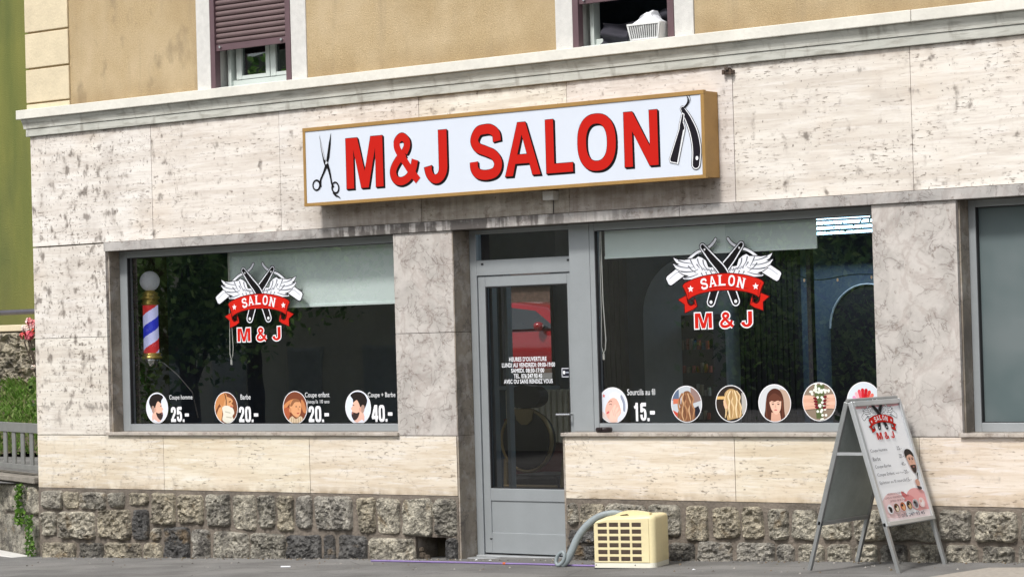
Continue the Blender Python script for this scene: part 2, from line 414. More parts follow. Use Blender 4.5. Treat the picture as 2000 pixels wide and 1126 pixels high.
# ---------------- 2D drawing helpers ----------------
def smooth(pts, k=8, closed=False):
    P_ = [Vector((*q, 0)) for q in pts]; n = len(P_); out = []
    for i in range(n if closed else n - 1):
        p0 = P_[(i - 1) % n] if (closed or i > 0) else P_[0] * 2 - P_[1]
        p1 = P_[i]; p2 = P_[(i + 1) % n]
        p3 = P_[(i + 2) % n] if (closed or i + 2 < n) else P_[-1] * 2 - P_[-2]
        for j in range(k):
            t = j / k
            q = .5 * ((2 * p1) + (p2 - p0) * t + (2 * p0 - 5 * p1 + 4 * p2 - p3) * t * t + (3 * p1 - p0 - 3 * p2 + p3) * t ** 3)
            out.append((q.x, q.y))
    if not closed: out.append(tuple(pts[-1]))
    return out
def ribbon(pts, wd, caps='butt', sm=8):
    if sm: 
        n0 = len(pts); p2 = smooth(pts, sm)
    else: p2 = list(pts); n0 = len(pts)
    n = len(p2)
    if isinstance(wd, (list, tuple)):
        ws = []
        for i in range(n):
            t = i / (n - 1) * (len(wd) - 1); a = min(int(t), len(wd) - 2); ws.append(wd[a] + (wd[a + 1] - wd[a]) * (t - a))
    else: ws = [wd] * n
    Lf = []; Rt = []
    for i in range(n):
        a = p2[max(0, i - 1)]; b = p2[min(n - 1, i + 1)]
        dx, dy = b[0] - a[0], b[1] - a[1]; L = math.hypot(dx, dy) or 1; nx, ny = -dy / L, dx / L; h = ws[i] / 2
        Lf.append((p2[i][0] + nx * h, p2[i][1] + ny * h)); Rt.append((p2[i][0] - nx * h, p2[i][1] - ny * h))
    out = list(Rt)
    if caps == 'round':
        a = math.atan2(Rt[-1][1] - p2[-1][1], Rt[-1][0] - p2[-1][0])
        for k in range(1, 8): out.append((p2[-1][0] + ws[-1] / 2 * math.cos(a + math.pi * k / 8), p2[-1][1] + ws[-1] / 2 * math.sin(a + math.pi * k / 8)))
    out += Lf[::-1]
    if caps == 'round':
        a = math.atan2(Lf[0][1] - p2[0][1], Lf[0][0] - p2[0][0])
        for k in range(1, 8): out.append((p2[0][0] + ws[0] / 2 * math.cos(a + math.pi * k / 8), p2[0][1] + ws[0] / 2 * math.sin(a + math.pi * k / 8)))
    return out
def ell(cx, cy, rx, ry, n=28, rot=0):
    return [(cx + rx * math.cos(t) * math.cos(rot) - ry * math.sin(t) * math.sin(rot), cy + rx * math.cos(t) * math.sin(rot) + ry * math.sin(t) * math.cos(rot)) for t in [k * 2 * math.pi / n for k in range(n)]]
def star(cx, cy, rr): return [(cx + (rr if k % 2 == 0 else rr * .45) * math.sin(k * math.pi / 5), cy + (rr if k % 2 == 0 else rr * .45) * math.cos(k * math.pi / 5)) for k in range(10)]
def clip(poly, cx, cy, rad, n=40):
    for k in range(n):
        a = 2 * math.pi * k / n; nx, ny = math.cos(a), math.sin(a); d = nx * cx + ny * cy + rad
        out = []
        for i in range(len(poly)):
            p, q = poly[i], poly[(i + 1) % len(poly)]
            dp, dq = nx * p[0] + ny * p[1] - d, nx * q[0] + ny * q[1] - d
            if dp <= 0: out.append(p)
            if dp * dq < 0:
                t = dp / (dp - dq); out.append((p[0] + t * (q[0] - p[0]), p[1] + t * (q[1] - p[1])))
        poly = out
        if len(poly) < 3: return []
    return poly

_fc = {}
def text_polys(s, off=0.0):
    key = (s, off)
    if key in _fc: return _fc[key]
    cu = bpy.data.curves.new('t', 'FONT'); cu.body = s; cu.offset = off; cu.resolution_u = 4
    cu.space_character = 1.0 + off * 2.2
    o = bpy.data.objects.new('t', cu); COL.objects.link(o)
    dg = bpy.context.evaluated_depsgraph_get(); dg.update()
    me = bpy.data.meshes.new_from_object(o.evaluated_get(dg))
    vs = [(v.co.x, v.co.y) for v in me.vertices]; fs = [tuple(p.vertices) for p in me.polygons]
    bpy.data.objects.remove(o); bpy.data.curves.remove(cu); bpy.data.meshes.remove(me)
    _fc[key] = (vs, fs); return vs, fs

class Flat:
    """printed artwork: stacked thin film layers in metres"""
    def __init__(s, dz=.00006): s.L = []; s.dz = dz
    def poly(s, loops, col, tf=None):
        if not loops: return
        if not isinstance(loops[0][0], (tuple, list)): loops = [loops]
        if tf: loops = [[tf(*q) for q in lp] for lp in loops]
        vs = [q for lp in loops for q in lp]
        tr = tessellate_polygon([[Vector((a, b, 0)) for a, b in lp] for lp in loops])
        s.L.append((vs, [tuple(t) for t in tr], col))
    def text(s, body, x0, x1, y0, y1, col, off=0.0, tf=None, ref=None):
        """fit the text's own bounding box (or that of ref's height) to the rectangle"""
        vs, fs = text_polys(body, off)
        xa, xb = min(v[0] for v in vs), max(v[0] for v in vs)
        rv = text_polys(ref, off)[0] if ref else vs
        ya, yb = min(v[1] for v in rv), max(v[1] for v in rv)
        o = [(x0 + (a - xa) / (xb - xa) * (x1 - x0), y0 + (b - ya) / (yb - ya) * (y1 - y0)) for a, b in vs]
        if tf: o = [tf(*q) for q in o]
        s.L.append((o, fs, col))
    def build(s, name, O, U, V, parent, thick=0.0):
        U = Vector(U); V = Vector(V); N = U.cross(V).normalized(); O = Vector(O); mb = MB()
        for i, (vs, fs, col) in enumerate(s.L):
            P3 = [O + U * a + V * b + N * (i + 1) * s.dz for a, b in vs]
            ff = []
            for q in fs:
                a, b, c = (Vector((*vs[q[k]], 0)) for k in range(3))
                if (b - a).cross(c - a).z < 0: q = tuple(reversed(q))
                ff.append(q)
            mb.add(P3, ff, col)
        return mb.build(name, M['decal'], parent)

RED = (.60, .016, .008); WHT = (.84, .85, .88); BLK = (.008, .007, .008); INK = (.05, .05, .055)

# ---- block capitals used on the sign ----
def arcpts(cx, cy, rx, ry, a0, a1, n=10): return [(cx + rx * math.cos(R(a0 + (a1 - a0) * k / n)), cy + ry * math.sin(R(a0 + (a1 - a0) * k / n))) for k in range(n + 1)]
def supere(cx, cy, rx, ry, n=40, e=2.35):
    o = []
    for k in range(n):
        t = 2 * math.pi * k / n; c, s_ = math.cos(t), math.sin(t)
        o.append((cx + rx * math.copysign(abs(c) ** (2 / e), c), cy + ry * math.copysign(abs(s_) ** (2 / e), s_)))
    return o
GL = {
 'M': ([[(0, 0), (0, 1), (.29, 1), (.455, .33), (.62, 1), (.91, 1), (.91, 0), (.725, 0), (.725, .77), (.545, 0), (.365, 0), (.185, .77), (.185, 0)]], .91),
 'N': ([[(0, 0), (0, 1), (.205, 1), (.60, .35), (.60, 1), (.79, 1), (.79, 0), (.585, 0), (.19, .65), (.19, 0)]], .79),
 'L': ([[(0, 0), (0, 1), (.205, 1), (.205, .17), (.68, .17), (.68, 0)]], .68),
 'A': ([[(0, 0), (.37, 1), (.59, 1), (.97, 0), (.75, 0), (.675, .225), (.285, .225), (.21, 0)], [(.345, .395), (.48, .77), (.615, .395)]], .97),
 'O': ([supere(.48, .5, .48, .525), supere(.48, .5, .265, .345)[::-1]], .96),
 'J': ([[(.36, 1), (.36, .30)] + arcpts(.27, .27, .09, .125, 0, -180, 8) + [(.18, .33), (0, .30)] + arcpts(.2825, .30, .2825, .325, 180, 360, 16)[0:] + [(.565, 1)]], .565),
}
_S = [(.73, .69), (.70, .84), (.56, .925), (.40, .935), (.22, .90), (.115, .74), (.20, .60), (.42, .52), (.64, .43), (.745, .27), (.66, .11), (.42, .065), (.20, .10), (.10, .20), (.085, .33)]
GL['S'] = ([ribbon([(x, y) for x, y in _S], .195)], .84)
_A1 = [(.80, .06), (.62, .24), (.40, .50), (.235, .72), (.24, .86), (.37, .935), (.50, .86), (.51, .74), (.43, .62), (.22, .46), (.10, .28), (.16, .12), (.33, .07), (.52, .13), (.66, .28), (.73, .47)]
GL['&'] = ([ribbon([(x, y) for x, y in _A1[:9]] , .165), ribbon(_A1[8:], .165)], .86)
def glyphs(fl, seq, col, grow=0.0, dx=0, dy=0, tf=None):
    for ch, x, y, w_, h in seq:
        loops, gw = GL[ch]
        T = lambda a, b: (x + dx + a * w_ / gw, y + dy + b * h)
        if ch == '&' or ch == 'S':
            src = [_S] if ch == 'S' else [_A1[:9], _A1[8:]]
            for ln in src:
                pp = [T(a, b) for a, b in ln]; fl.poly(ribbon(pp, (.195 if ch == 'S' else .165) * h * (w_ / h / gw * .5 + .5) + 2 * grow), col, tf)
            continue
        lp = [[T(a, b) for a, b in l] for l in loops]
        if grow: lp = [inset(l, grow if i == 0 else -grow) for i, l in enumerate(lp)]
        fl.poly(lp, col, tf)
def inset(lp, g):
    """push a loop outwards by g (negative shrinks)"""
    n = len(lp); A = sum(lp[i][0] * lp[(i + 1) % n][1] - lp[(i + 1) % n][0] * lp[i][1] for i in range(n)); sg = 1 if A > 0 else -1
    out = []
    for i in range(n):
        a, b, c = lp[i - 1], lp[i], lp[(i + 1) % n]
        d1 = (b[0] - a[0], b[1] - a[1]); d2 = (c[0] - b[0], c[1] - b[1]); l1 = math.hypot(*d1) or 1e-9; l2 = math.hypot(*d2) or 1e-9
        n1 = (d1[1] / l1 * sg, -d1[0] / l1 * sg); n2 = (d2[1] / l2 * sg, -d2[0] / l2 * sg)
        bx, by = n1[0] + n2[0], n1[1] + n2[1]; k = bx * n1[0] + by * n1[1]
        k = max(k, .5); out.append((b[0] + bx / k * g, b[1] + by / k * g))
    return out

# ---- the emblem: crossed razors, wings and ribbon (metres, 1 m wide) ----
def emblem(fl, tf, light=True):
    mir = lambda p: [(-a + .0, b) for a, b in p]
    W_ = (.80, .82, .88) if light else (.90, .92, .95); BK = BLK; OUT = BLK if light else (.10, .10, .12)
    blade = [(-.50, .104), (-.491, .119), (-.408, .171), (-.374, .169), (-.313, .139), (-.322, .129), (-.445, .058), (-.462, .052), (-.479, .061)]
    tang = [(-.30, .236), (-.225, .284), (-.154, .307), (-.103, .329), (-.069, .357), (-.054, .378)]
    wing = [(-.43, .256), (-.393, .24), (-.335, .234), (-.284, .239), (-.234, .241), (-.209, .257), (-.176, .245), (-.144, .223), (-.133, .195), (-.125, .174), (-.097, .171), (-.072, .179), (-.048, .157), (-.025, .121), (-.091, .103), (-.19, .093), (-.256, .089), (-.34, .092), (-.352, .102), (-.314, .111), (-.297, .117), (-.347, .13), (-.384, .149), (-.369, .154), (-.408, .174), (-.436, .21), (-.394, .202), (-.376, .203), (-.406, .22), (-.422, .241)]
    fl_ = [[(-.419, .206), (-.37, .187), (-.311, .177), (-.253, .179)], [(-.389, .235), (-.335, .217), (-.269, .207)], [(-.371, .152), (-.313, .146), (-.246, .15), (-.212, .163)], [(-.339, .102), (-.272, .11), (-.214, .128)], [(-.28, .236), (-.261, .2), (-.237, .164)], [(-.218, .24), (-.203, .198), (-.171, .162)], [(-.169, .231), (-.162, .196), (-.134, .16), (-.089, .145)], [(-.188, .134), (-.173, .113)], [(-.147, .14), (-.136, .115)], [(-.106, .142), (-.09, .117)], [(-.30, .19), (-.27, .16), (-.23, .135)], [(-.225, .20), (-.2, .17)]]
    for mm in (lambda p: p, mir):
        fl.poly(ribbon(mm(tang), .030, 'round'), OUT, tf); fl.poly(inset(mm(blade), .008), OUT, tf)
        fl.poly(ribbon(mm(tang), .019, 'round'), W_, tf); fl.poly(mm(blade), W_, tf)
        fl.poly(ribbon(mm([(-.47, .10), (-.40, .145), (-.35, .15)]), .004), (.35, .37, .42), tf)
        fl.poly(inset(mm(wing), .007), OUT, tf); fl.poly(mm(wing), W_, tf)
        for q in fl_: fl.poly(ribbon(mm(q), [.011, .007, .004], sm=4), (.12, .13, .15), tf)
        for k in range(7):
            a = -.185 + k * .022; fl.poly(ribbon(mm([(a, .175 - k * .003), (a + .008, .155 - k * .003), (a + .02, .165 - k * .003)]), .005, sm=3), (.2, .21, .25), tf)
    hd = [(-.168, .328), (-.086, .235), (-.003, .145), (.062, .028), (.107, -.084)]; hw = [.030, .050, .062, .060, .056]
    for k, mm in enumerate((mir, lambda p: p)):
        fl.poly(ribbon(mm(hd), [q + .030 for q in hw], 'round'), OUT, tf)
        fl.poly(ribbon(mm(hd), [q + .018 for q in hw], 'round'), W_ if light else (.1, .1, .11), tf)
        fl.poly(ribbon(mm(hd), hw, 'round'), BK, tf)
        for cx, cy, rr in ((.107, -.084, .013), (-.150, .306, .008)): fl.poly(ell(*mm([(cx, cy)])[0], rr, rr, 12), WHT, tf)
    rt = [(-.35, .044), (-.328, .063), (-.256, .088), (-.173, .107), (-.074, .119), (0, .121)]
    rb = [(-.307, -.058), (-.269, -.037), (-.194, -.015), (-.094, -.001), (0, .002)]
    top = smooth(rt + [(-a, b) for a, b in rt[-2::-1]], 5); bot = smooth(rb + [(-a, b) for a, b in rb[-2::-1]], 5)
    tail = [(-.391, -.058), (-.323, -.03), (-.308, -.085), (-.284, -.103), (-.253, -.097), (-.254, -.045), (-.241, -.073), (-.232, -.111), (-.264, -.131), (-.338, -.155), (-.338, -.094)]
    for mm in (lambda p: p, mir):
        fl.poly(inset(mm(tail), .006), (.10, .004, .003), tf); fl.poly(mm(tail), RED, tf)
        fl.poly(ribbon(mm([(-.25, -.045), (-.252, -.08), (-.243, -.105)]), .006), (.07, .003, .003), tf)
    body = top + bot[::-1]
    fl.poly(inset(body, .006), (.10, .004, .003), tf); fl.poly(body, RED, tf)
    for mm in (lambda p: p, mir):
        cu = [(-.318, -.045), (-.309, -.085), (-.286, -.103), (-.262, -.092), (-.266, -.068), (-.285, -.07)]
        fl.poly(ribbon(mm([(-.345, .03), (-.325, -.01), (-.313, -.055)]), .005), (.06, .003, .002), tf)
        fl.poly(ribbon(mm([(-.325, .045), (-.305, .0), (-.30, -.05)]), .004), (.2, .006, .004), tf)
        fl.poly(ribbon(mm(cu), .007), (.05, .002, .002), tf)
        fl.poly(star(*mm([(-.282, .019)])[0], .027), WHT, tf)
    fl.poly(ribbon([(-.22, .005), (-.1, .019), (0, .022), (.1, .019), (.22, .005)], .003), (.25, .008, .005), tf)
    # lettering SALON with slab serifs, following the arc
    for ch, cx, cy, an in (('S', -.162, .052, 14), ('A', -.088, .068, 8), ('L', -.004, .073, 0), ('O', .078, .068, -7), ('N', .158, .050, -15)):
        h = .078; wd = .058; loops, gw = GL[ch]; c_, s_ = math.cos(R(an)), math.sin(R(an))
        T = lambda a, b: tf(cx + (a / gw * wd - wd / 2) * c_ - (b * h - h / 2) * s_, cy + (a / gw * wd - wd / 2) * s_ + (b * h - h / 2) * c_)
        for l in ([loops] if len(loops) > 1 else [[loops[0]]]): fl.poly(l, WHT, T)
        if ch in 'ANL':
            sf = {'A': [(-.1, .25, 0), (.6, 1.08, 0)], 'N': [(-.1, .3, 0), (-.1, .25, .94), (.5, .9, .94)], 'L': [(-.1, .33, 0), (-.1, .33, .94)]}[ch]
            for a0, a1, b0 in sf: fl.poly([(a0, b0), (a1, b0), (a1, b0 + .06), (a0, b0 + .06)], WHT, T)
    # M & J under it
    for g, col in ((.009, WHT if light else (.4, .01, .01)), (0, RED)):
        if not light and g: continue
        glyphs(fl, [('M', -.252, -.275, .150, .112), ('&', -.036, -.275, .125, .112), ('J', .150, -.272, .095, .112)], col, g, tf=tf)

# =====================================================================
# GROUND
# =====================================================================
def gz(x): return .027 * max(-12, min(9, x))
g_ = MB(); xs = [-60, -30, -12, 9, 30, 60]
ys = [-60, -2.9, .6]
for i in range(len(xs) - 1):
    x0, x1 = xs[i], xs[i + 1]
    g_.add([(x0, -2.9, gz(x0)), (x1, -2.9, gz(x1)), (x1, 9, gz(x1)), (x0, 9, gz(x0))], [(0, 1, 2, 3)])
    g_.add([(x0, -2.9, gz(x0) - .13), (x1, -2.9, gz(x1) - .13), (x1, -2.9, gz(x1)), (x0, -2.9, gz(x0))], [(0, 1, 2, 3)])
o = g_.build('pavement', M['asphalt']); o['kind'] = 'structure'
g_ = MB()
for i in range(len(xs) - 1):
    x0, x1 = xs[i], xs[i + 1]
    g_.add([(x0, -90, gz(x0) - .13), (x1, -90, gz(x1) - .13), (x1, -2.9, gz(x1) - .13), (x0, -2.9, gz(x0) - .13)], [(0, 1, 2, 3)])
g_.add([(-200, -200, -1.0), (200, -200, -1.0), (200, 200, -1.0), (-200, 200, -1.0)], [(0, 1, 2, 3)])
o = g_.build('road', M['asphalt']); o['kind'] = 'structure'
hb = MB(); N_ = 40
for i in range(N_):
    for j in range(6):
        pass
vs = []; fs = []
for i in range(N_ + 1):
    for j in range(9):
        x = -110 + i * 5; y = -42 - j * 6; z = -1 + (1 - math.exp(-j * .5)) * 17 + noise.noise(Vector((i * .35, j * .5, 0))) * 3 * (j > 0)
        vs.append((x, y, z))
for i in range(N_):
    for j in range(8): fs.append((i * 9 + j, i * 9 + j + 1, (i + 1) * 9 + j + 1, (i + 1) * 9 + j))
hb.add(vs, fs); o = hb.build('dark_backdrop', M['dark_backdrop']); o['kind'] = 'structure'  # unseen slope added as a dark backdrop for the window reflections

b = MB(); b.add([(4.72, -.42, gz(4.72) + .004), (4.60, -1.3, gz(4.6) + .004), (7.5, -1.3, gz(7.5) + .004), (7.5, -.25, gz(7.5) + .004), (5.6, -.30, gz(5.6) + .004)], [(0, 1, 2, 3, 4)]); o = b.build('pavement_patch', M['patch']); o['kind'] = 'structure'
# =====================================================================
# THE BUILDING
# =====================================================================
B = empty('apartment_building', (0, 0, 0)); tag(B, 'apartment house clad in stained travertine, ochre render above, with a hair salon at street level', 'building')
XE = 9.0
# cladding panels
rnd = random.Random(4)
def tone(a=.06):
    t = 1 - rnd.random() * a; return (t, t * (1 - rnd.random() * .03), t * (1 - rnd.random() * .05))
G = .0022
cl = MB()
def panel(x0, x1, z0, z1, dy=0.0):
    cl.box(x0 + G, x1 - G, -.0 - dy, .03, z0 + G, z1 - G, tone())
J = [-4.74, -3.23, -1.75, -.27, 1.16, 2.62, 4.04, 5.5, 7.0, XE]
for a, b in zip(J, J[1:]): panel(a, b, 2.62, 3.60, rnd.random() * .002)
panel(-4.74, -3.82, .955, 1.805); panel(-4.74, -3.82, 1.805, 2.612)
J2 = [-4.74, -3.17, -1.51, .015]
for a, b in zip(J2, J2[1:]): panel(a, b, .487, .952, rnd.random() * .002)
cl.build('travertine_cladding', M['trav'], B); cl = MB()
J3 = [1.05, 2.546, 4.02, 5.5, 7.0, XE]
for a, b in zip(J3, J3[1:]): panel(a, b, .487, .952, rnd.random() * .002)
cl.build('travertine_cladding', M['trav'], B)
# masonry behind (core), with openings
core = MB()
core.box(-4.735, XE, .031, .30, 2.545, 3.84); core.box(-4.735, -.42, .031, .30, -.4, .95); core.box(-.11, .018, .031, .30, -.4, .95); core.box(-.42, -.11, .031, .30, .164, .95); core.box(1.05, XE, .031, .30, -.4, .95)
core.box(-4.735, -3.82, .031, .30, .95, 2.545); core.box(7.0, XE, .031, .30, .95, 2.545)
core.box(-.567, .018, .031, .30, .95, 2.545); core.box(3.71, 4.35, .031, .30, .95, 2.545)
core.build('structural_wall', M['reveal'], B)
core = MB(); core.box(-4.74, -4.735, .0305, 3.6, -.4, 3.84); core.box(-4.74, -4.735, .0305, 3.6, 3.84, 7); core.build('side_wall', M['stucco'], B)
# lintel band
lb = MB(); JL = [-3.82, -2.2, -.6, .55, 2.15, 3.69, 4.9, 6.4, XE]
for i, (a, b) in enumerate(zip(JL, JL[1:])): lb.box(a + .001, b - .001, -.022 - .003 * (i % 2), .045, 2.542, 2.617)
lb.build('lintel_band', M['lintel'], B, bev=.003)
# pillars
pb = MB(); pb.box(-.567, .024, -.003, .0295, .955, 1.752); pb.box(-.567, .024, -.003, .0295, 1.756, 2.540); pb.build('marble_pillar', M['marble'], B, bev=.002)
pb = MB(); pb.box(3.71, 4.35, -.003, .0295, .955, 2.540); pb.build('marble_pillar', M['marble'], B, bev=.002)
# reveals
rv = MB(); rv.box(.0185, .034, .0, .245, -.05, .95); rv.box(.0185, .032, .0, .245, .953, 1.752); rv.box(.0185, .032, .0, .245, 1.756, 2.540); rv.build('door_reveal', M['reveal'], B, bev=.002)
rv = MB(); rv.box(-3.819, -3.806, .031, .20, .966, 2.541); rv.build('window_reveal', M['reveal'], B)
rv = MB(); rv.box(4.3505, 4.362, .031, .20, .966, 2.541); rv.build('window_reveal', M['reveal'], B)
# sills
for x0, x1 in ((-3.84, -.555), (1.035, 3.72), (4.335, 7.02)):
    s_ = MB(); s_.box(x0, x1, -.03, .20, .9525, .978); s_.build('window_sill', M['sill'], B, bev=.003)
s_ = MB(); s_.box(1.035, 1.052, -.002, .24, .0, .952); s_.build('door_reveal', M['reveal'], B)

# plinth of rough stones
blocks = [(-4.69, -4.41, .302, .473), (-4.4, -4.21, .307, .467), (-4.19, -3.87, .312, .462), (-3.84, -3.64, .327, .466), (-3.6, -3.34, .35, .466), (-3.32, -3.03, .192, .465), (-3.0, -2.7, .205, .461), (-2.67, -2.39, .189, .472), (-2.35, -2.1, .173, .471), (-2.07, -1.89, .193, .472), (-1.87, -1.68, .171, .475), (-1.66, -1.48, .203, .473), (-1.45, -1.05, .193, .473), (-1.0, -.81, .181, .472), (-.8, -.56, .177, .465), (-.54, -.23, .172, .467), (-.21, .014, .18, .471), (-4.70, -4.5, .064, .282), (-4.47, -4.01, .045, .289), (-3.98, -3.57, .057, .317), (-3.55, -3.35, .056, .323), (-3.33, -3.2, .053, .172), (-4.70, -4.26, -.16, .015), (-4.23, -3.92, -.15, .025), (-3.9, -3.45, -.15, .035), (-3.42, -3.2, -.15, .042), (-3.18, -2.87, -.15, .177), (-2.85, -2.63, -.12, .171), (-2.6, -2.19, -.12, .159), (-2.17, -1.78, -.1, .158), (-1.76, -1.4, -.1, .154), (-1.37, -1.24, -.1, .161), (-1.21, -.91, -.08, .164), (-.88, -.42, -.06, .154), (-.1, .014, -.06, .163),
 (1.07, 1.17, .29, .458), (1.18, 1.41, .275, .461), (1.42, 1.78, .262, .46), (1.8, 2.08, .227, .464), (2.12, 2.32, .202, .465), (2.35, 2.58, .225, .458), (2.60, 2.78, .23, .462), (1.07, 1.36, .162, .265), (1.07, 1.38, -.03, .156), (1.40, 1.64, -.03, .25), (1.66, 1.94, -.03, .216), (1.97, 2.2, -.03, .193), (2.22, 2.52, -.02, .21), (2.54, 2.87, 0, .215), (2.81, 2.99, .228, .456), (3.01, 3.22, .233, .454), (3.25, 3.49, .24, .453), (3.51, 3.77, .242, .458), (3.79, 4.14, .245, .464), (4.16, 4.4, .259, .471), (4.42, 4.74, .255, .471), (4.76, 4.99, .263, .471), (5.01, 5.23, .27, .473), (2.89, 3.03, .0, .205), (3.05, 3.27, 0, .217), (3.29, 3.49, .0, .223), (3.51, 3.68, .02, .223), (3.7, 3.92, .02, .228), (3.94, 4.18, .02, .235), (4.2, 4.45, .03, .243), (4.47, 4.72, .04, .24), (4.74, 4.92, .05, .245), (4.94, 5.22, .05, .258)]
x = 5.25
while x < XE - .3:
    w0 = .2 + rnd.random() * .2; blocks += [(x, min(XE, x + w0), .27, .472), (x, min(XE, x + w0), .05, .255)]; x += w0 + .03
dark_ids = {(-3.18, -2.87), (-1.76, -1.4), (-1.37, -1.24), (-.1, .014), (-3.55, -3.35), (-1.21, -.91), (1.07, 1.38), (1.40, 1.64), (1.07, 1.36), (1.66, 1.94)}
palette = [(.52, .495, .43), (.45, .43, .385), (.55, .52, .45), (.39, .375, .335), (.48, .44, .36), (.42, .405, .375)]
def stone_blocks(mb, blocks, yb, step=.0105, amp=.034, seed=0, M4=None, dark=()):
    rr = random.Random(seed)
    for (x0, x1, z0, z1) in blocks:
        nx = max(4, int((x1 - x0) / step)); nz = max(4, int((z1 - z0) / step)); w_, h_ = x1 - x0, z1 - z0
        col = palette[rr.randrange(len(palette))]; sd_ = rr.random() * 50; rough_ = .7 + rr.random() * .8
        x0 -= .005; x1 += .005; z0 -= .004; z1 += .004
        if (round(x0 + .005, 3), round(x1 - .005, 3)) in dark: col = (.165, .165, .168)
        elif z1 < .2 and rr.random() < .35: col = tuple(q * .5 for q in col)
        tx, tz = (rr.random() - .5) * .10, (rr.random() - .5) * .12
        vs = []; fs = []
        for i in range(nx + 1):
            for j in range(nz + 1):
                a, b = i / nx, j / nz; px, pz = x0 + a * w_, z0 + b * h_
                e = min(a * w_, (1 - a) * w_, b * h_, (1 - b) * h_)
                # irregular outline
                q = Vector((px * 6 + sd_, pz * 6, sd_)); sh = .012
                cxx, czz = px + noise.noise(q) * sh, pz + noise.noise(q + Vector((9, 3, 1))) * sh
                er = 1 - max(0, 1 - e / .022) ** 2
                v3 = Vector((px * 9 + sd_, pz * 9 + sd_, sd_))
                rid = 1 - abs(noise.noise(v3 * 2.3)) * 2
                d = .020 + amp * (.70 * noise.noise(v3) + .45 * rid * rough_ + .35 * noise.noise(v3 * 5) * rough_ + .2 * noise.noise(v3 * 11)) + tx * (a - .5) * w_ + tz * (b - .5) * h_
                # corner rounding
                ca = min(a, 1 - a) * w_; cb = min(b, 1 - b) * h_
                if ca < .03 and cb < .03:
                    k = .5 * (1 - math.hypot(ca - .03, cb - .03) / .0425); 
                    cxx += (.010 if a < .5 else -.010) * (1 - ca / .03); czz += (.010 if b < .5 else -.010) * (1 - cb / .03)
                y = yb - max(.004, d) * er + (.012 if e < 1e-6 else 0)
                p = Vector((cxx, y, czz)); vs.append(M4 @ p if M4 else p)
        for i in range(nx):
            for j in range(nz): fs.append((i * (nz + 1) + j, (i + 1) * (nz + 1) + j, (i + 1) * (nz + 1) + j + 1, i * (nz + 1) + j + 1))
        mb.add(vs, fs, col)
for sel in (lambda q: q[0] < .5, lambda q: q[0] > .5):
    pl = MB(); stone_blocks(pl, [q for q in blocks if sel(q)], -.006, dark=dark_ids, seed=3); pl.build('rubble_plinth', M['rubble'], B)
mo = MB(); mo.box(-4.735, -.42, -.004, .0305, -.4, .485); mo.box(-.42, -.11, -.004, .0305, .164, .485); mo.box(-.11, .0185, -.004, .0305, -.4, .485); mo.box(1.052, XE, -.004, .0305, -.4, .485)
mo.build('mortar_joints', M['mortar'], B)
# open vent hole in the plinth
vh = MB(); vh.box(-.4199, -.1101, .27, .30, -.3, .1639); vh.box(-.4199, -.1101, -.002, .27, -.3, -.012); o = vh.build('vent_recess', M['soil'], B)
vh = MB()
for k, (xx, zz, r_) in enumerate(((-.375, .015, .035), (-.33, .0, .03), (-.385, .06, .025))): vh.lathe([(r_ * .5, -r_), (r_, -r_ * .3), (r_ * .8, r_ * .5), (r_ * .3, r_ * .8)], (xx, .03, zz), 7)
vh.build('vent_debris', M['bark'], B)

# cornice
c_ = MB(); c_.box(-4.765, XE, -.028, .03, 3.601, 3.668); c_.box(-4.765, -4.741, .03, 3.6, 3.601, 3.668); c_.build('cornice', M['mould'], B, bev=.004)
c_ = MB()
prof = [(.0, 3.670), (-.036, 3.670), (-.038, 3.69), (-.047, 3.715), (-.060, 3.738), (-.062, 3.753), (.0, 3.753)]
for (xa, xb) in ((-4.785, XE),):
    c_.add([(xa, a, b) for a, b in prof] + [(xb, a, b) for a, b in prof], [(i, (i + 1) % 7, 7 + (i + 1) % 7, 7 + i) for i in range(7)] + [(6, 5, 4, 3, 2, 1, 0)])
c_.box(-4.785, -4.741, .0005, 3.6, 3.670, 3.753)
c_.build('cornice', M['mould'], B)
c_ = MB(); c_.box(-4.825, 4.10, -.088, .03, 3.755, 3.836); c_.box(4.104, XE, -.088, .03, 3.755, 3.835); c_.box(-4.825, -4.741, .0305, 3.6, 3.755, 3.836); c_.build('ledge', M['ledge'], B, bev=.005)

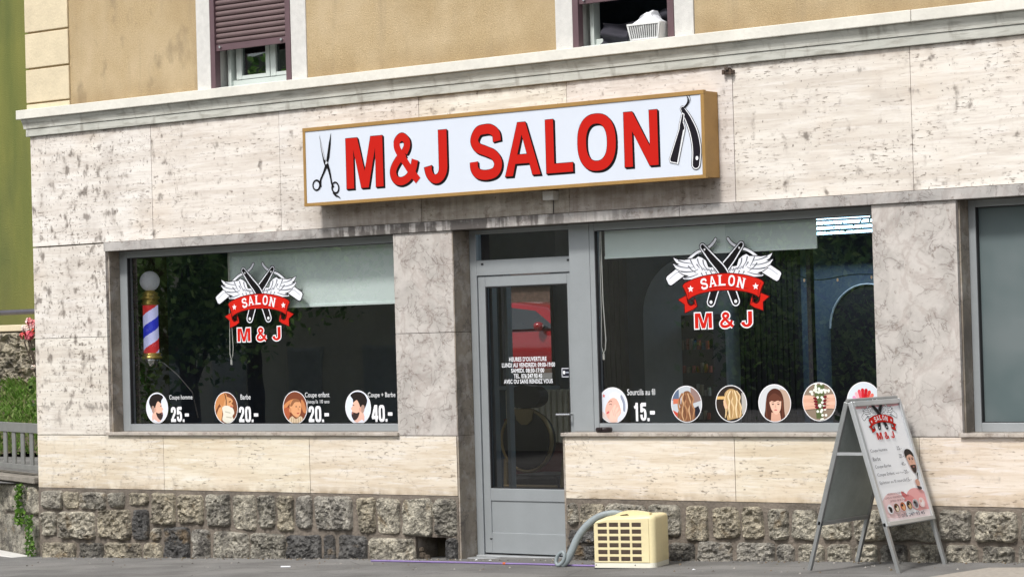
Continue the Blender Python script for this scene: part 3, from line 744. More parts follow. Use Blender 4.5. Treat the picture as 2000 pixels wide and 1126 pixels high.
# upper wall with two window openings
WU = [(-2.65, -1.42), (1.082, 2.315)]
uw = MB(); Zt = 7.0
uw.box(-4.735, WU[0][0], 0, .3, 3.8405, Zt); uw.box(WU[0][1], WU[1][0], 0, .3, 3.8405, Zt); uw.box(WU[1][1], XE, 0, .3, 3.8405, Zt)
for a, b in WU: uw.box(a, b, 0, .3, 5.6, Zt)
uw.build('rendered_wall', M['stucco'], B)
for z0, z1 in ((3.8395, 3.885), (3.90, 4.192), (4.208, 4.512), (4.528, 4.83), (4.846, 5.15), (5.166, 5.47)):
    q = MB(); q.box(-4.757, -4.205, -.020, -.0005, z0, z1); q.box(-4.757, -4.7405, -.0005, .5, z0, z1); q.build('quoin', M['quoin'], B, bev=.006)
def up_window(xa, closed):
    wo_ = MB()   # stone surround
    a, b = xa, xa + 1.23
    wo_.box(a, a + .158, -.012, .29, 3.8375, 5.45); wo_.box(b - .165, b, -.012, .29, 3.8375, 5.45); wo_.box(a, b, -.012, .29, 5.452, 5.60)
    W0 = wo_.build('upper_window', M['surround'], B, bev=.004)
    rl = MB(); rl.box(a + .160, a + .213, -.016, .05, 3.838, 5.45); rl.build('guide_rail', M['rail'], W0, bev=.003)
    rl = MB(); rl.box(b - .222, b - .167, -.016, .05, 3.838, 5.45); rl.build('guide_rail', M['rail'], W0, bev=.003)
    zb = 4.155 if closed else 4.165
    sh = MB(); xa_, xb_ = a + .205, b - .215
    z = zb + .055; k = 0
    while z < 5.42:
        pr = [(.028, z), (.012, z + .006), (.006, z + .018), (.006, z + .028), (.012, z + .040), (.028, z + .0445)]
        sh.add([(xa_, p, q) for p, q in pr] + [(xb_, p, q) for p, q in pr], [(i, i + 1, 7 + i, 6 + i) for i in range(5)])
        z += .0465
    sh.box(xa_, xb_, .03, .036, zb + .05, 5.44)
    sh.build('roller_shutter', M['shutter'], W0)
    eb = MB(); eb.box(xa_, xb_, .004, .03, zb, zb + .053); eb.build('shutter_end_bar', M['rail'], W0, bev=.002)
    for xx in (xa_ + .06, xb_ - .06):
        kb = MB(); kb.tube([(xx, .004, zb + .03), (xx, -.012, zb + .03)], .011, 12); kb.build('stop_button', M['chrome'], W0)
    fr = MB(); y0, y1 = .17, .225
    L_, R_ = a + .16, b - .165
    fr.box(L_ + .05, L_ + .085, y0 - .03, y1, 3.865, 5.44); fr.box(R_ - .05, R_, y0, y1, 3.865, 5.44); fr.box(L_ + .086, R_ - .051, y0 - .005, y1, 3.87, 3.915)
    fr.build('window_frame', M['pvc'], W0, bev=.003)
    si = MB(); si.box(L_ + .01, R_, .02, y0 - .001, 3.838, 3.853); si.box(L_ + .01, R_, y0 - .02, y0 + .03, 3.8535, 3.868); si.build('window_sill', M['pvc'], W0, bev=.002)
    if closed:
        mid = (L_ + R_) / 2 + .06
        for p, q in ((L_ + .13, mid - .004), (mid + .004, R_ - .055)):
            cs = MB(); cs.box(p, p + .06, y0 - .012, y0 + .03, 3.918, 5.4); cs.box(q - .045, q, y0 - .012, y0 + .03, 3.918, 5.4); cs.box(p + .061, q - .046, y0 - .010, y0 + .03, 3.918, 3.950)
            cs.build('casement', M['pvc'], W0, bev=.003)
            gl = MB(); gl.box(p + .061, q - .046, y0 + .010, y0 + .014, 3.951, 5.4); gl.build('pane', M['glass_d'], W0)
    return W0
up_window(-2.65, True); up_window(1.082, False)
# dark room behind upper windows
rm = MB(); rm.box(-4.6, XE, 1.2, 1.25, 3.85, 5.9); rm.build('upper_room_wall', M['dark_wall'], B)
rm = MB(); rm.box(-4.73, XE, .3005, 3.6, 3.775, 3.8385); rm.box(-4.73, XE, .3005, 3.6, 6.98, 7.2); rm.build('floor_slab', M['ceil'], B)

# =====================================================================
# SHOP WINDOWS
# =====================================================================
def shop_window(xa, xb, name='shop_window', fy=.15, gy=.188, z0=.979, z1=2.5415, fl=.09, fr_=.09, ft=.06, fb=.062, gm='glass', hidel=0):
    f_ = MB(); d = fy + .07
    f_.box(xa, xa + fl, fy, d, z0, z1); f_.box(xb - fr_, xb, fy, d, z0, z1)
    f_.box(xa + fl, xb - fr_, fy + .002, d, z0, z0 + fb); f_.box(xa + fl, xb - fr_, fy + .002, d, z1 - ft, z1)
    F = f_.build(name, M['alu'], B, bev=.004)
    g2 = MB(); x0, x1, a, b = xa + fl - .004, xb - fr_ + .004, z0 + fb - .004, z1 - ft + .004
    g2.add([(x0, gy + .001, a), (x1, gy + .001, a), (x1, gy + .001, b), (x0, gy + .001, b)], [(0, 1, 2, 3)])
    g2.build('glass_pane', M[gm], F)
    bd = MB()  # dark glazing gasket
    for q in ((x0 + .002, x0 + .010, a, b), (x1 - .010, x1 - .002, a, b)): bd.box(q[0], q[1], fy + .006, gy - .001, q[2], q[3])
    for q in ((x0 + .0105, x1 - .0105, a + .001, a + .009), (x0 + .0105, x1 - .0105, b - .009, b - .001)): bd.box(q[0], q[1], fy + .0065, gy - .001, q[2], q[3])
    bd.build('gasket', M['rubber'], F)
    return F
W1 = shop_window(-3.806, -.60)
W2 = shop_window(1.2205, 3.75, fl=.045)
W3 = shop_window(4.362, 7.0, fl=.052, ft=.05, gy=.19, gm='frost')

XZ = dict(U=(1, 0, 0), V=(0, 0, 1))
def on_glass(fl, name, W_, y=.187): fl.build(name, (0, y, 0), XZ['U'], XZ['V'], W_)

for (cx, Wd) in ((-2.199, W1), (2.372, W2)):
    fl = Flat(); s_ = .985
    emblem(fl, lambda a, b, cx=cx, s_=s_: (cx + a * s_, 2.0 + b * s_)); on_glass(fl, 'emblem_sticker', Wd)

# ---- round picture stickers ----
SK = (.80, .48, .36); SKL = (.86, .60, .50); HB = (.02, .015, .014)
def disc(cx, cz, rr, bgc, shapes, rim=(.85, .85, .88)):
    fl = Flat(); fl.poly(ell(cx, cz, rr * 1.045, rr * 1.045, 40), rim); fl.poly(ell(cx, cz, rr, rr, 40), bgc)
    for sh, col in shapes:
        pp = clip([(cx + a * rr, cz + b * rr) for a, b in sh], cx, cz, rr * .995)
        if pp: fl.poly(pp, col)
    return fl
def locks(x0, y0, x1, y1, n, amp, w_, cols, seed=1):
    rr = random.Random(seed); out = []
    for k in range(n):
        t = k / max(1, n - 1); xx = x0 + (x1 - x0) * t
        pts = [(xx * .55 + (x0 + x1) / 2 * .45, y0)]
        for j in range(1, 6): pts.append((xx + amp * math.sin(j * 2.1 + k * 1.7) + rr.uniform(-.03, .03), y0 + (y1 - y0) * j / 5))
        out.append((ribbon(pts, [w_ * .7, w_, w_ * .5], sm=4), cols[k % len(cols)]))
    return out
PIC = {}
def man(flip=1, beard=True):
    F_ = lambda p: [(a * flip, b) for a, b in p]
    s = [(F_([(-.45, -1.1), (-.5, -.55), (-.35, -.1), (.15, -.2), (.28, -.6), (.45, -1.1)]), (.74, .46, .38)),
         (F_(smooth([(-.45, .35), (-.1, .50), (.32, .42), (.42, .22), (.46, .08), (.60, -.10), (.50, -.16), (.52, -.34), (.40, -.55), (.1, -.62), (-.25, -.45), (-.5, -.1)], 4, True)), SK),
         (F_(smooth([(-.62, .05), (-.75, .45), (-.45, .85), (.15, .95), (.60, .75), (.42, .50), (.38, .30), (.10, .45), (-.10, .20), (-.22, -.12), (-.45, -.15)], 4, True)), HB),
         (F_(smooth([(-.52, .05), (-.36, .15), (-.22, -.05), (-.3, -.35), (-.48, -.25)], 4, True)), (.42, .27, .22)),
         (F_(ell(-.17, -.12, .10, .15)), (.66, .36, .28)),
         (F_([(.30, .14), (.44, .18), (.44, .13), (.31, .09)]), HB)]
    if beard: s += [(F_(smooth([(-.1, -.30), (.12, -.36), (.30, -.33), (.52, -.30), (.54, -.55), (.36, -.80), (.12, -.72), (-.05, -.5)], 4, True)), (.045, .03, .028)), (F_([(.40, -.36), (.54, -.36), (.54, -.40), (.4, -.40)]), (.55, .22, .2))]
    s += [(F_([(-.8, -1.1), (-.3, -.75), (.1, -.95), (.5, -.8), (.9, -1.1)]), (.72, .74, .80))]
    return s
for k in range(8): pass
def pic_shave():
    s = [([(-1, -1), (1, -1), (1, 1), (-1, 1)], (.19, .065, .03)),
         (smooth([(-.6, .5), (-.1, .75), (.45, .62), (.62, .42), (.50, .30), (.66, .12), (.50, .0), (.3, -.2), (-.3, -.1)], 4, True), (.66, .33, .15)),
         (smooth([(-1.05, -.3), (-.6, .25), (-.3, .1), (-.1, .5), (.1, .8), (-.2, 1), (-1, .6)], 4, True), (.56, .24, .09)),
         (smooth([(-.35, .0), (-.05, .15), (.35, .10), (.62, -.05), (.72, -.35), (.55, -.55), (.70, -.9), (.1, -1.0), (-.35, -.8), (-.28, -.4)], 4, True), (.74, .72, .62)),
         (smooth([(-1.0, -.9), (-.7, -.1), (-.45, .05), (-.35, -.3), (-.55, -1)], 4, True), (.70, .36, .16)),
         (ribbon([(-.1, .95), (.02, .55), (.02, .15)], .07), (.05, .03, .02)), ([(.38, .14), (.62, .12), (.5, .02), (.36, .06)], (.5, .12, .1)), ([(-.1, -.2), (.4, -.3), (.35, -.36), (-.08, -.28)], (.5, .48, .40)), ([(0, -.55), (.5, -.6), (.45, -.68), (0, -.62)], (.5, .47, .38)),
         ([(.25, .42), (.45, .46), (.44, .40), (.27, .36)], (.06, .02, .01))]
    return s
def pic_kid():
    return [([(-1, -1), (1, -1), (1, 1), (-1, 1)], (.20, .06, .03)),
        (smooth([(-1, .1), (-.5, .45), (.1, .55), (.4, .35), (.0, .3), (-.5, .2), (-.9, -.2)], 4, True), (.62, .25, .10)),
        (smooth([(-1, -.1), (-.55, .0), (-.45, -.4), (-.7, -.8), (-1.1, -.6)], 4, True), (.42, .11, .05)),
        (smooth([(-.45, .15), (-.15, .50), (.25, .52), (.52, .20), (.50, -.15), (.40, -.45), (.15, -.62), (-.2, -.45), (-.42, -.15)], 5, True), (.72, .36, .18)),
        (smooth([(-.42, .12), (-.15, .50), (.25, .53), (.42, .36), (.0, .34), (-.25, .1)], 4, True), (.30, .13, .06)),
        (ell(-.42, -.16, .10, .15), (.60, .26, .12)),
        (ell(.10, .06, .07, .03), (.05, .02, .02)), (ell(.40, .05, .06, .03), (.05, .02, .02)), ([(.24, .05), (.36, -.16), (.22, -.16)], (.55, .24, .11)), ([(.12, -.34), (.38, -.32), (.3, -.40), (.16, -.40)], (.45, .08, .06)),
        (smooth([(-.3, -.55), (.05, -.72), (.5, -.55), (.8, -1.1), (-.7, -1.1)], 4, True), (.66, .52, .36))] + [(ribbon([(-.3 + .18 * k, -.62), (-.35 + .2 * k, -1)], .035, sm=0), (.28, .18, .10)) for k in range(6)] + \
        [(smooth([(.55, .5), (.8, .3), (.95, -.3), (.7, -.3), (.55, .1)], 4, True), (.55, .22, .09))]
def pic_facial():
    return [([(-1, -1), (1, -1), (1, 1), (-1, 1)], (.72, .76, .84)), ([(-1, -.2), (-.2, -.7), (.5, -1.1), (-1, -1.1)], (.72, .60, .58)),
        (smooth([(-.25, .55), (.15, .78), (.6, .55), (.75, .05), (.6, -.4), (.4, -.2), (.1, .25)], 4, True), (.86, .88, .92)),
        (smooth([(-.55, -.35), (-.38, .15), (-.05, .42), (.28, .35), (.50, -.05), (.55, -.45), (.2, -.75), (-.3, -.8)], 5, True), (.80, .47, .38)),
        (smooth([(.62, .6), (.85, .2), (.85, -.35), (.72, -.3), (.7, .1), (.55, .45)], 4, True), (.30, .33, .42)),
        (smooth([(-.2, -1.0), (-.25, -.5), (-.02, -.15), (.14, .05), (.22, -.05), (.10, -.3), (.32, -.1), (.40, -.18), (.2, -.5), (.48, -.3), (.5, -.42), (.3, -.8), (.3, -1.1)], 3, True), (.86, .58, .48)),
        (ribbon([(-.30, .16), (-.16, .26), (-.04, .20)], .04), (.25, .1, .08)), (ribbon([(-.26, .04), (-.14, .08), (-.06, .02)], .03), (.12, .05, .05)), (ell(-.36, -.42, .12, .06, 12, .6), (.66, .12, .14)),
        (ribbon([(-.05, -.25), (.05, -.6)], .02, sm=0), (.6, .3, .25)), (ribbon([(.12, -.28), (.15, -.65)], .02, sm=0), (.6, .3, .25)), (star(-.62, .55, .12), (.7, .15, .15))]
def pic_curls():
    return [([(-1, -1), (1, -1), (1, 1), (-1, 1)], (.52, .56, .60)), ([(-1, .2), (-.5, .2), (-.5, 1), (-1, 1)], (.12, .16, .25)), ([(.3, .0), (1, .2), (1, 1), (.3, 1)], (.30, .20, .18)), ([(-.9, .0), (-.4, .05), (-.4, .3), (-.9, .3)], (.62, .18, .10)),
        ([(-1, -.3), (-.4, -.6), (-.6, -1.1), (-1, -1)], (.55, .08, .05)), ([(.35, -.3), (.8, -.1), (1, -.6), (.6, -1.1), (.2, -1)], (.02, .02, .03)),
        (smooth([(-.12, .70), (.2, .72), (.38, .45), (.40, .0), (.55, -.5), (.45, -1.05), (-.55, -1.0), (-.6, -.5), (-.38, -.05), (-.30, .4)], 5, True), (.22, .10, .05))] + \
        locks(-.5, .62, .45, -.95, 9, .07, .11, [(.42, .22, .11), (.27, .12, .06), (.58, .36, .20), (.16, .07, .04)], 3)
def pic_blonde():
    return [([(-1, -1), (1, -1), (1, 1), (-1, 1)], (.035, .025, .02)), ([(-1, .25), (-.35, .25), (-.35, .42), (-1, .42)], (.70, .45, .18)), ([(.7, -.6), (1, -.6), (1, .6), (.7, .6)], (.45, .43, .40)),
        ([(-.52, .15), (-.42, .30), (-.2, .35), (-.2, -.3), (-.42, -.28), (-.50, -.10)], (.72, .42, .32)), ([(-.6, -1.1), (-.4, -.75), (.5, -.8), (.8, -.6), (1, -1.1)], (.015, .012, .012)),
        (smooth([(-.42, .55), (-.1, .82), (.3, .75), (.55, .4), (.62, -.2), (.66, -.7), (.2, -.85), (-.3, -.9), (-.15, -.4), (-.30, .1)], 5, True), (.50, .33, .15))] + \
        locks(-.38, .72, .6, -.8, 9, .05, .10, [(.72, .53, .30), (.50, .32, .14), (.82, .66, .42), (.36, .21, .09)], 7)
def pic_fringe():
    return [([(-1, -1), (1, -1), (1, 1), (-1, 1)], (.62, .64, .66)), ([(.35, -1), (1, -1), (1, .6), (.35, .8)], (.50, .36, .28)),
        (smooth([(-.55, .1), (-.42, .55), (-.05, .80), (.35, .70), (.56, .3), (.60, -.3), (.62, -.85), (.3, -1.1), (-.4, -1.1), (-.66, -.75), (-.6, -.3)], 5, True), (.085, .028, .018)),
        ([(-.22, -.5), (-.28, -1.1), (.42, -1.1), (.32, -.5)], (.66, .38, .28)),
        (smooth([(-.30, .25), (.05, .40), (.38, .25), (.42, -.05), (.34, -.40), (.10, -.62), (-.16, -.42), (-.30, -.08)], 5, True), (.78, .50, .38)),
        (smooth([(-.36, .30), (0, .55), (.45, .28), (.38, .10), (.2, .14), (.0, .08), (-.18, .13), (-.33, .06)], 4, True), (.13, .045, .028)),
        (ell(-.11, -.06, .075, .030), (.05, .025, .02)), (ell(.24, -.06, .075, .030), (.05, .025, .02)), (ribbon([(-.2, .02), (-.1, .05), (-.02, .02)], .022), (.10, .04, .03)), (ribbon([(.15, .02), (.24, .05), (.33, .02)], .022), (.10, .04, .03)),
        ([(.05, -.05), (.12, -.24), (.0, -.24)], (.66, .38, .28)), (ell(.06, -.37, .10, .038), (.55, .16, .15)),
        (ribbon([(-.5, .2), (-.52, -.4), (-.5, -.9)], .03), (.22, .08, .045)), (ribbon([(.5, .2), (.52, -.4), (.5, -.9)], .03), (.22, .08, .045))]
def pic_nails():
    s = [([(-1, -1), (1, -1), (1, 1), (-1, 1)], (.26, .20, .15)), ([(-.2, -.9), (.2, -.9), (.35, .9), (-.3, .9)], (.10, .13, .05))]
    rr = random.Random(5)
    for k in range(26): s.append((ell(rr.gauss(-.05, .32), .6 + rr.gauss(0, .16), .085, .075, 9), (.80, .84, .74)))
    for k in range(16): s.append((ell(rr.gauss(.12, .13), -.45 + rr.gauss(0, .26), .085, .075, 9), (.82, .84, .76)))
    for k in range(4):
        y0 = .26 - k * .19
        s += [(ribbon([(-1.1, y0 - .04), (-.6, y0), (-.22 + .03 * k, y0 - .08 + .03 * k)], [.24, .19, .14], 'round'), [(.76, .46, .34), (.70, .40, .29)][k % 2]), (ell(-.24 + .03 * k, y0 - .08 + .03 * k, .13, .07, 12, -.2), (.16, .012, .02)),
              (ribbon([(1.1, y0 + .02), (.7, y0 + .04), (.38 - .02 * k, y0 + .0)], [.24, .19, .14], 'round'), [(.78, .48, .36), (.70, .41, .30)][k % 2]), (ell(.38 - .02 * k, y0, .12, .07, 12, .2), (.16, .012, .02))]
    return s
def pic_swatch():
    s = [([(-1, -1), (1, -1), (1, 1), (-1, 1)], (.66, .72, .78))]
    cols = [(.45, .25, .55), (.75, .30, .50), (.80, .45, .50), (.72, .10, .14), (.60, .02, .03), (.50, .01, .02), (.65, .05, .04), (.75, .18, .14), (.42, .02, .05)]
    for k, c in enumerate(cols):
        a = R(165 - k * 17.5); s.append((ribbon([(.25 * math.cos(a), -.35 + .25 * math.sin(a)), (.70 * math.cos(a), -.25 + .85 * math.sin(a))], [.10, .20], 'round', 2), c))
    return s
for cx, cz, rr, bgc, sh in ((-3.425, 1.177, .128, (.72, .77, .88), man(1)), (-2.606, 1.174, .129, (.19, .065, .03), pic_shave()), (-1.824, 1.173, .130, (.2, .06, .03), pic_kid()), (-1.140, 1.172, .131, (.70, .76, .90), man(-1))):
    on_glass(disc(cx, cz, rr, bgc, sh), 'picture_sticker', W1)
for cx, cz, rr, sh in ((1.369, 1.174, .129, pic_facial()), (2.026, 1.179, .129, pic_curls()), (2.411, 1.180, .128, pic_blonde()), (2.776, 1.181, .130, pic_fringe()), (3.143, 1.189, .131, pic_nails()), (3.500, 1.190, .130, pic_swatch())):
    on_glass(disc(cx, cz, rr, (.6, .6, .6), sh), 'picture_sticker', W2)

def lettering(W_, name, items, y=.187):
    fl = Flat()
    for it in items: fl.text(*it[:6], off=it[6], ref=it[7] if len(it) > 7 else None)
    on_glass(fl, name, W_, y)
DG = {   # heavy condensed numerals, unit box 0..1 x 0..1 (stroke paths)
 '0': [],
 '2': [[(.22, .62), (.22, .76), (.32, .88), (.52, .90), (.72, .86), (.78, .72), (.72, .56), (.50, .36), (.27, .16), (.25, .11)], [(.05, .10), (.95, .10)]],
 '5': [[(.92, .90), (.22, .90)], [(.24, .95), (.22, .48)], [(.24, .55), (.42, .62), (.66, .60), (.78, .46), (.78, .24), (.68, .13), (.50, .10), (.30, .14), (.22, .26), (.22, .36)]],
 '1': [[(.62, 1.0), (.62, 0)], [(.60, .90), (.45, .78), (.22, .74)]],
 '4': [[(.72, 1.0), (.72, 0)], [(.60, .98), (.16, .36), (.14, .27)], [(.0, .26), (1.0, .26)]]}
def price(W_, txt, x0, x1, z0, z1):
    """heavy poster numerals followed by .-"""
    fl = Flat(); h = z1 - z0; wd = (x1 - x0); dw = wd * .30
    for i, c in enumerate(txt[:2]):
        xa = x0 + i * (dw + wd * .03)
        if c == '0': fl.poly([[(xa + dw * a, z0 + h * b) for a, b in supere(.5, .5, .5, .5, 36, 3.4)], [(xa + dw * a, z0 + h * b) for a, b in supere(.5, .5, .155, .33, 36, 3.4)][::-1]], WHT)
        for ln in DG[c]:
            pp = [(xa + a * dw, z0 + b * h) for a, b in ln]
            horiz = abs(pp[0][1] - pp[-1][1]) < .2 * h * .3 and len(pp) == 2
            fl.poly(ribbon(pp, h * .20 if horiz else dw * .35, sm=0 if len(pp) == 2 else 4), WHT)
    xx = x0 + 2 * dw + wd * .055
    fl.poly([(xx, z0), (xx + wd * .10, z0), (xx + wd * .10, z0 + h * .17), (xx, z0 + h * .17)], WHT)
    fl.poly([(xx + wd * .125, z0 + h * .36), (x1, z0 + h * .36), (x1, z0 + h * .56), (xx + wd * .125, z0 + h * .56)], WHT)
    on_glass(fl, 'price_lettering', W_)
for t, a, b, c, d in (('25', -3.262, -3.045, 1.057, 1.187), ('20', -2.462, -2.240, 1.054, 1.185), ('20', -1.680, -1.455, 1.053, 1.185), ('40', -.995, -.780, 1.055, 1.190)): price(W1, t, a, b, c, d)
price(W2, '15', 1.548, 1.745, 1.055, 1.192)
T_ = (.74, .76, .78)
lettering(W1, 'lettering', [('Coupe homme', -3.275, -2.998, 1.238, 1.288, T_, .006)])
lettering(W1, 'lettering', [('Barbe', -2.437, -2.322, 1.243, 1.286, T_, .006)])
lettering(W1, 'lettering', [('Coupe enfant', -1.712, -1.445, 1.244, 1.297, T_, .006)])
lettering(W1, 'lettering', [("jusqu'à 10 ans", -1.690, -1.447, 1.198, 1.237, T_, .003)])
lettering(W1, 'lettering', [('Coupe + Barbe', -1.033, -.745, 1.240, 1.291, T_, .006)])
lettering(W2, 'lettering', [('Sourcils au fil', 1.502, 1.752, 1.248, 1.294, T_, .006)])

# =====================================================================
# DOOR
# =====================================================================
D = MB(); y0 = .20; y1 = .27
D.box(.0345, .100, y0, y1, .022, 2.5415); D.box(.100, 1.03, y0, y1, 2.186, 2.305); D.box(.100, 1.03, y0, y1, 2.508, 2.5415)
DF = D.build('door_frame', M['alu'], B, bev=.004)
D = MB(); D.box(1.0305, 1.2195, .148, .27, .9785, 2.5415); D.box(1.0525, 1.2195, .2405, .27, 0, .978); D.build('frame_post', M['alu'], DF, bev=.004)
D = MB(); D.add([(.098, .232, 2.303), (1.032, .232, 2.303), (1.032, .232, 2.510), (.098, .232, 2.510)], [(0, 1, 2, 3)]); D.build('transom_pane', M['glass_door'], DF)
for xx in (.150, .975):
    D = MB(); D.box(xx, xx + .022, .196, .1995, 2.268, 2.283); D.build('drain_cap', M['rubber'], DF)
D = MB(); D.box(.03, 1.08, .07, .30, -.02, .008); D.box(.06, 1.06, .15, .235, .0085, .024); D.build('door_threshold', M['alu_l'], B, bev=.004)
D = MB(); L0, L1, Y0, Y1 = .1035, 1.0265, .212, .262
D.box(L0, L0 + .068, Y0, Y1, .036, 2.180); D.box(L1 - .068, L1, Y0, Y1, .036, 2.180)
D.box(L0 + .0685, L1 - .0685, Y0 + .0005, Y1, 2.098, 2.180); D.box(L0 + .0685, L1 - .0685, Y0 + .0005, Y1, .440, .536); D.box(L0 + .0685, L1 - .0685, Y0 + .0005, Y1, .036, .195)
DO = D.build('door', M['alu'], B, bev=.004)
D = MB(); D.box(L0 + .069, L1 - .069, Y0 + .010, Y1 - .01, .1955, .4395); D.build('kick_panel', M['alu'], DO)
D = MB(); gx0, gx1 = L0 + .066, L1 - .066; D.add([(gx0, .2385, .534), (gx1, .2385, .534), (gx1, .2385, 2.10), (gx0, .2385, 2.10)], [(0, 1, 2, 3)]); D.build('glass_pane', M['glass_door'], DO)
D = MB()
for q in ((gx0 + .003, gx0 + .011, .5365, 2.0975), (gx1 - .011, gx1 - .003, .5365, 2.0975)): D.box(q[0], q[1], .216, .2375, q[2], q[3])
D.box(gx0 + .0115, gx1 - .0115, .2165, .2375, .5365, .544); D.box(gx0 + .0115, gx1 - .0115, .2165, .2375, 2.090, 2.0975); D.build('gasket', M['rubber'], DO)
D = MB(); D.add([(.150, .2112, .150), (.180, .2112, .150), (.172, .2112, .138), (.158, .2112, .138)], [(3, 2, 1, 0)]); D.build('drain_slot', M['rubber'], DO)
D = MB(); D.tube([(.99, .205, 1.108), (.99, .155, 1.108)], .010, 10); D.tube([(.997, .150, 1.108), (.87, .150, 1.107)], .010, 10); D.build('door_handle', M['chrome'], DO, bev=.001)
fl = Flat()
for s_, a, b, c, d in (("HEURES D'OUVERTURE", .368, .728, 1.515, 1.549), ("LUNDI AU VENDREDI: 09:00-19:00", .297, .806, 1.470, 1.504), ("SAMEDI. 08:30-17:00", .385, .702, 1.428, 1.461), ("TEL. 076 247 93 45", .409, .681, 1.386, 1.419), ("AVEC OU SANS RENDEZ VOUS", .312, .780, 1.344, 1.377)):
    fl.text(s_, a, b, c, d, (.82, .84, .88), off=.022, ref='HEURES')
fl.build('opening_hours_lettering', (0, .2375, 0), (1, 0, 0), (0, 0, 1), DO)
fl = Flat(); fl.poly([(.868, 1.388), (.96, 1.388), (.96, 1.458), (.868, 1.458)], (.62, .64, .70)); fl.poly([(.874, 1.394), (.954, 1.394), (.954, 1.452), (.874, 1.452)], (.02, .02, .03)); fl.poly(ell(.890, 1.424, .012, .014, 14), WHT); fl.poly([(.906, 1.419), (.950, 1.419), (.950, 1.429), (.906, 1.429)], (.35, .38, .45))
fl.build('door_sticker', (0, .2375, 0), (1, 0, 0), (0, 0, 1), DO)
# inner side light frame seen through the door
D = MB(); D.box(-.10, -.06, .60, .66, .02, 2.3); D.box(.055, .085, .60, .66, .02, 2.3); D.build('inner_frame', M['alu'], DF)

# =====================================================================
# INTERIOR SHELL
# =====================================================================
I = MB(); I.box(-4.73, XE, .3005, 3.6, -.10, .015); I.build('interior_floor', M['floor_in'], B)
I = MB(); I.box(-4.73, XE, .3005, 3.6, 2.75, 2.80); I.build('interior_ceiling', M['ceil'], B)
I = MB(); RX0, RX1, RZ0, RZ1 = -2.02, -1.40, 1.255, 2.32
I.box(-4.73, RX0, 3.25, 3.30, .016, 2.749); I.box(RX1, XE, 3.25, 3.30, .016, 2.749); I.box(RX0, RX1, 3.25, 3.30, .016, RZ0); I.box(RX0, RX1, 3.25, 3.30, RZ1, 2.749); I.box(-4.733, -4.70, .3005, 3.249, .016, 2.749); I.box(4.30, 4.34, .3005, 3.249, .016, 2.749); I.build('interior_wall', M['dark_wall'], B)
# arch panels, black slat panels on the back wall
def arch(cx, hw, z0, zt, y, mat, rim=None):
    loop = [(cx - hw, z0), (cx + hw, z0)] + [(cx + hw * math.cos(R(a)), zt - hw * 1.0 + hw * math.sin(R(a))) for a in range(0, 181, 9)]
    MT = Matrix(((1, 0, 0, 0), (0, 0, 1, y - .02), (0, 1, 0, 0), (0, 0, 0, 1)))
    b = MB()
    # polygon in local xy extruded along +y
    b.prism([loop], MT, .02); return b, loop
b, lp = arch(.10, .50, .5, 2.36, 3.245, None); a1 = b.build('arch_mirror', M['arch']); tag(a1, 'tall arched pale panel on the dark back wall behind the winged emblem', 'mirror')
b, lp = arch(1.86, .36, .4, 2.06, 3.245, None); a2 = b.build('arch_mirror', M['black']); tag(a2, 'black arched mirror with thin pale rim at the right side of the big window', 'mirror')
b = MB(); b.tube([(x_, 3.222, z_) for x_, z_ in lp[1:]], .010, 6); b.build('rim', M['arch'], a2)
for x0, x1 in ((-.95, -.58), (.62, 1.22), (-3.2, -2.5)):
    k = x0; I = MB()
    while k < x1: I.box(k, k + .04, 3.19, 3.248, .016, 2.7); k += .055
    I.build('slat_panelling', M['black'], B)
I = MB(); I.box(.15, .47, 3.0, 3.2, .5, 1.85); sh_ = I.build('shelf_unit', M['black']); tag(sh_, 'narrow black shelf unit of small bottles against the back wall under the emblem', 'shelf')
rr = random.Random(9)
for z in (.95, 1.15, 1.35, 1.55):
    xx = .17; I = MB()
    while xx < .44:
        I.box(xx, xx + .02, 2.97, 2.999, z, z + .05 + rr.random() * .06, rr.choice([(.25, .06, .04), (.2, .18, .12), (.06, .12, .2), (.3, .3, .28)])); xx += .03 + rr.random() * .02
    I.build('bottles', M['decal'], sh_)
I = MB(); I.box(2.93, 2.965, .42, .47, .016, 2.74); t_ = I.build('divider_post', M['black'], B)
b = MB(); b.box(RX0, RX0 + .03, 3.24, 3.31, RZ0, RZ1); b.box(RX1 - .03, RX1, 3.24, 3.31, RZ0, RZ1); b.box(RX0 + .031, RX1 - .031, 3.24, 3.31, RZ0, RZ0 + .03); b.box(RX0 + .031, RX1 - .031, 3.24, 3.31, RZ1 - .03, RZ1); b.build('rear_window_frame', M['black'], B)
b = MB(); b.box(RX0 - .05, RX1 + .05, 3.10, 3.249, RZ0 - .035, RZ0 - .005); b.build('rear_window_sill', M['arch'], B)
# maroon lower wall band seen through the door
I = MB(); I.box(-1.95, -.98, 3.18, 3.248, .016, .95); I.build('maroon_panelling', M['maroon'], B)

# ceiling light strips
ls = empty('ceiling_light', (1.9, 3.0, 2.5)); tag(ls, 'louvred white light strips glowing behind the top right corner of the big window', 'light')
for k in range(4):
    b = MB(); b.box(-.75, .8, -.01, .01, -.02 + k * .042, .004 + k * .042); b.build('light_tube', M['strip'], ls)
b = MB(); b.box(-.78, .83, .02, .05, -.04, .16); b.build('lamp_back', M['black'], ls)
ld = bpy.data.lights.new('room_fill_light', 'AREA'); ld.shape = 'RECTANGLE'; ld.size = 1.5; ld.size_y = .12; ld.energy = 14; ld.color = (.72, .86, 1.0)  # added area lamp that brightens the dark room
lo_ = bpy.data.objects.new('room_fill_light', ld); COL.objects.link(lo_); lo_.parent = ls; lo_.location = (0, -.10, .12); lo_.rotation_euler = (0, 0, 0)

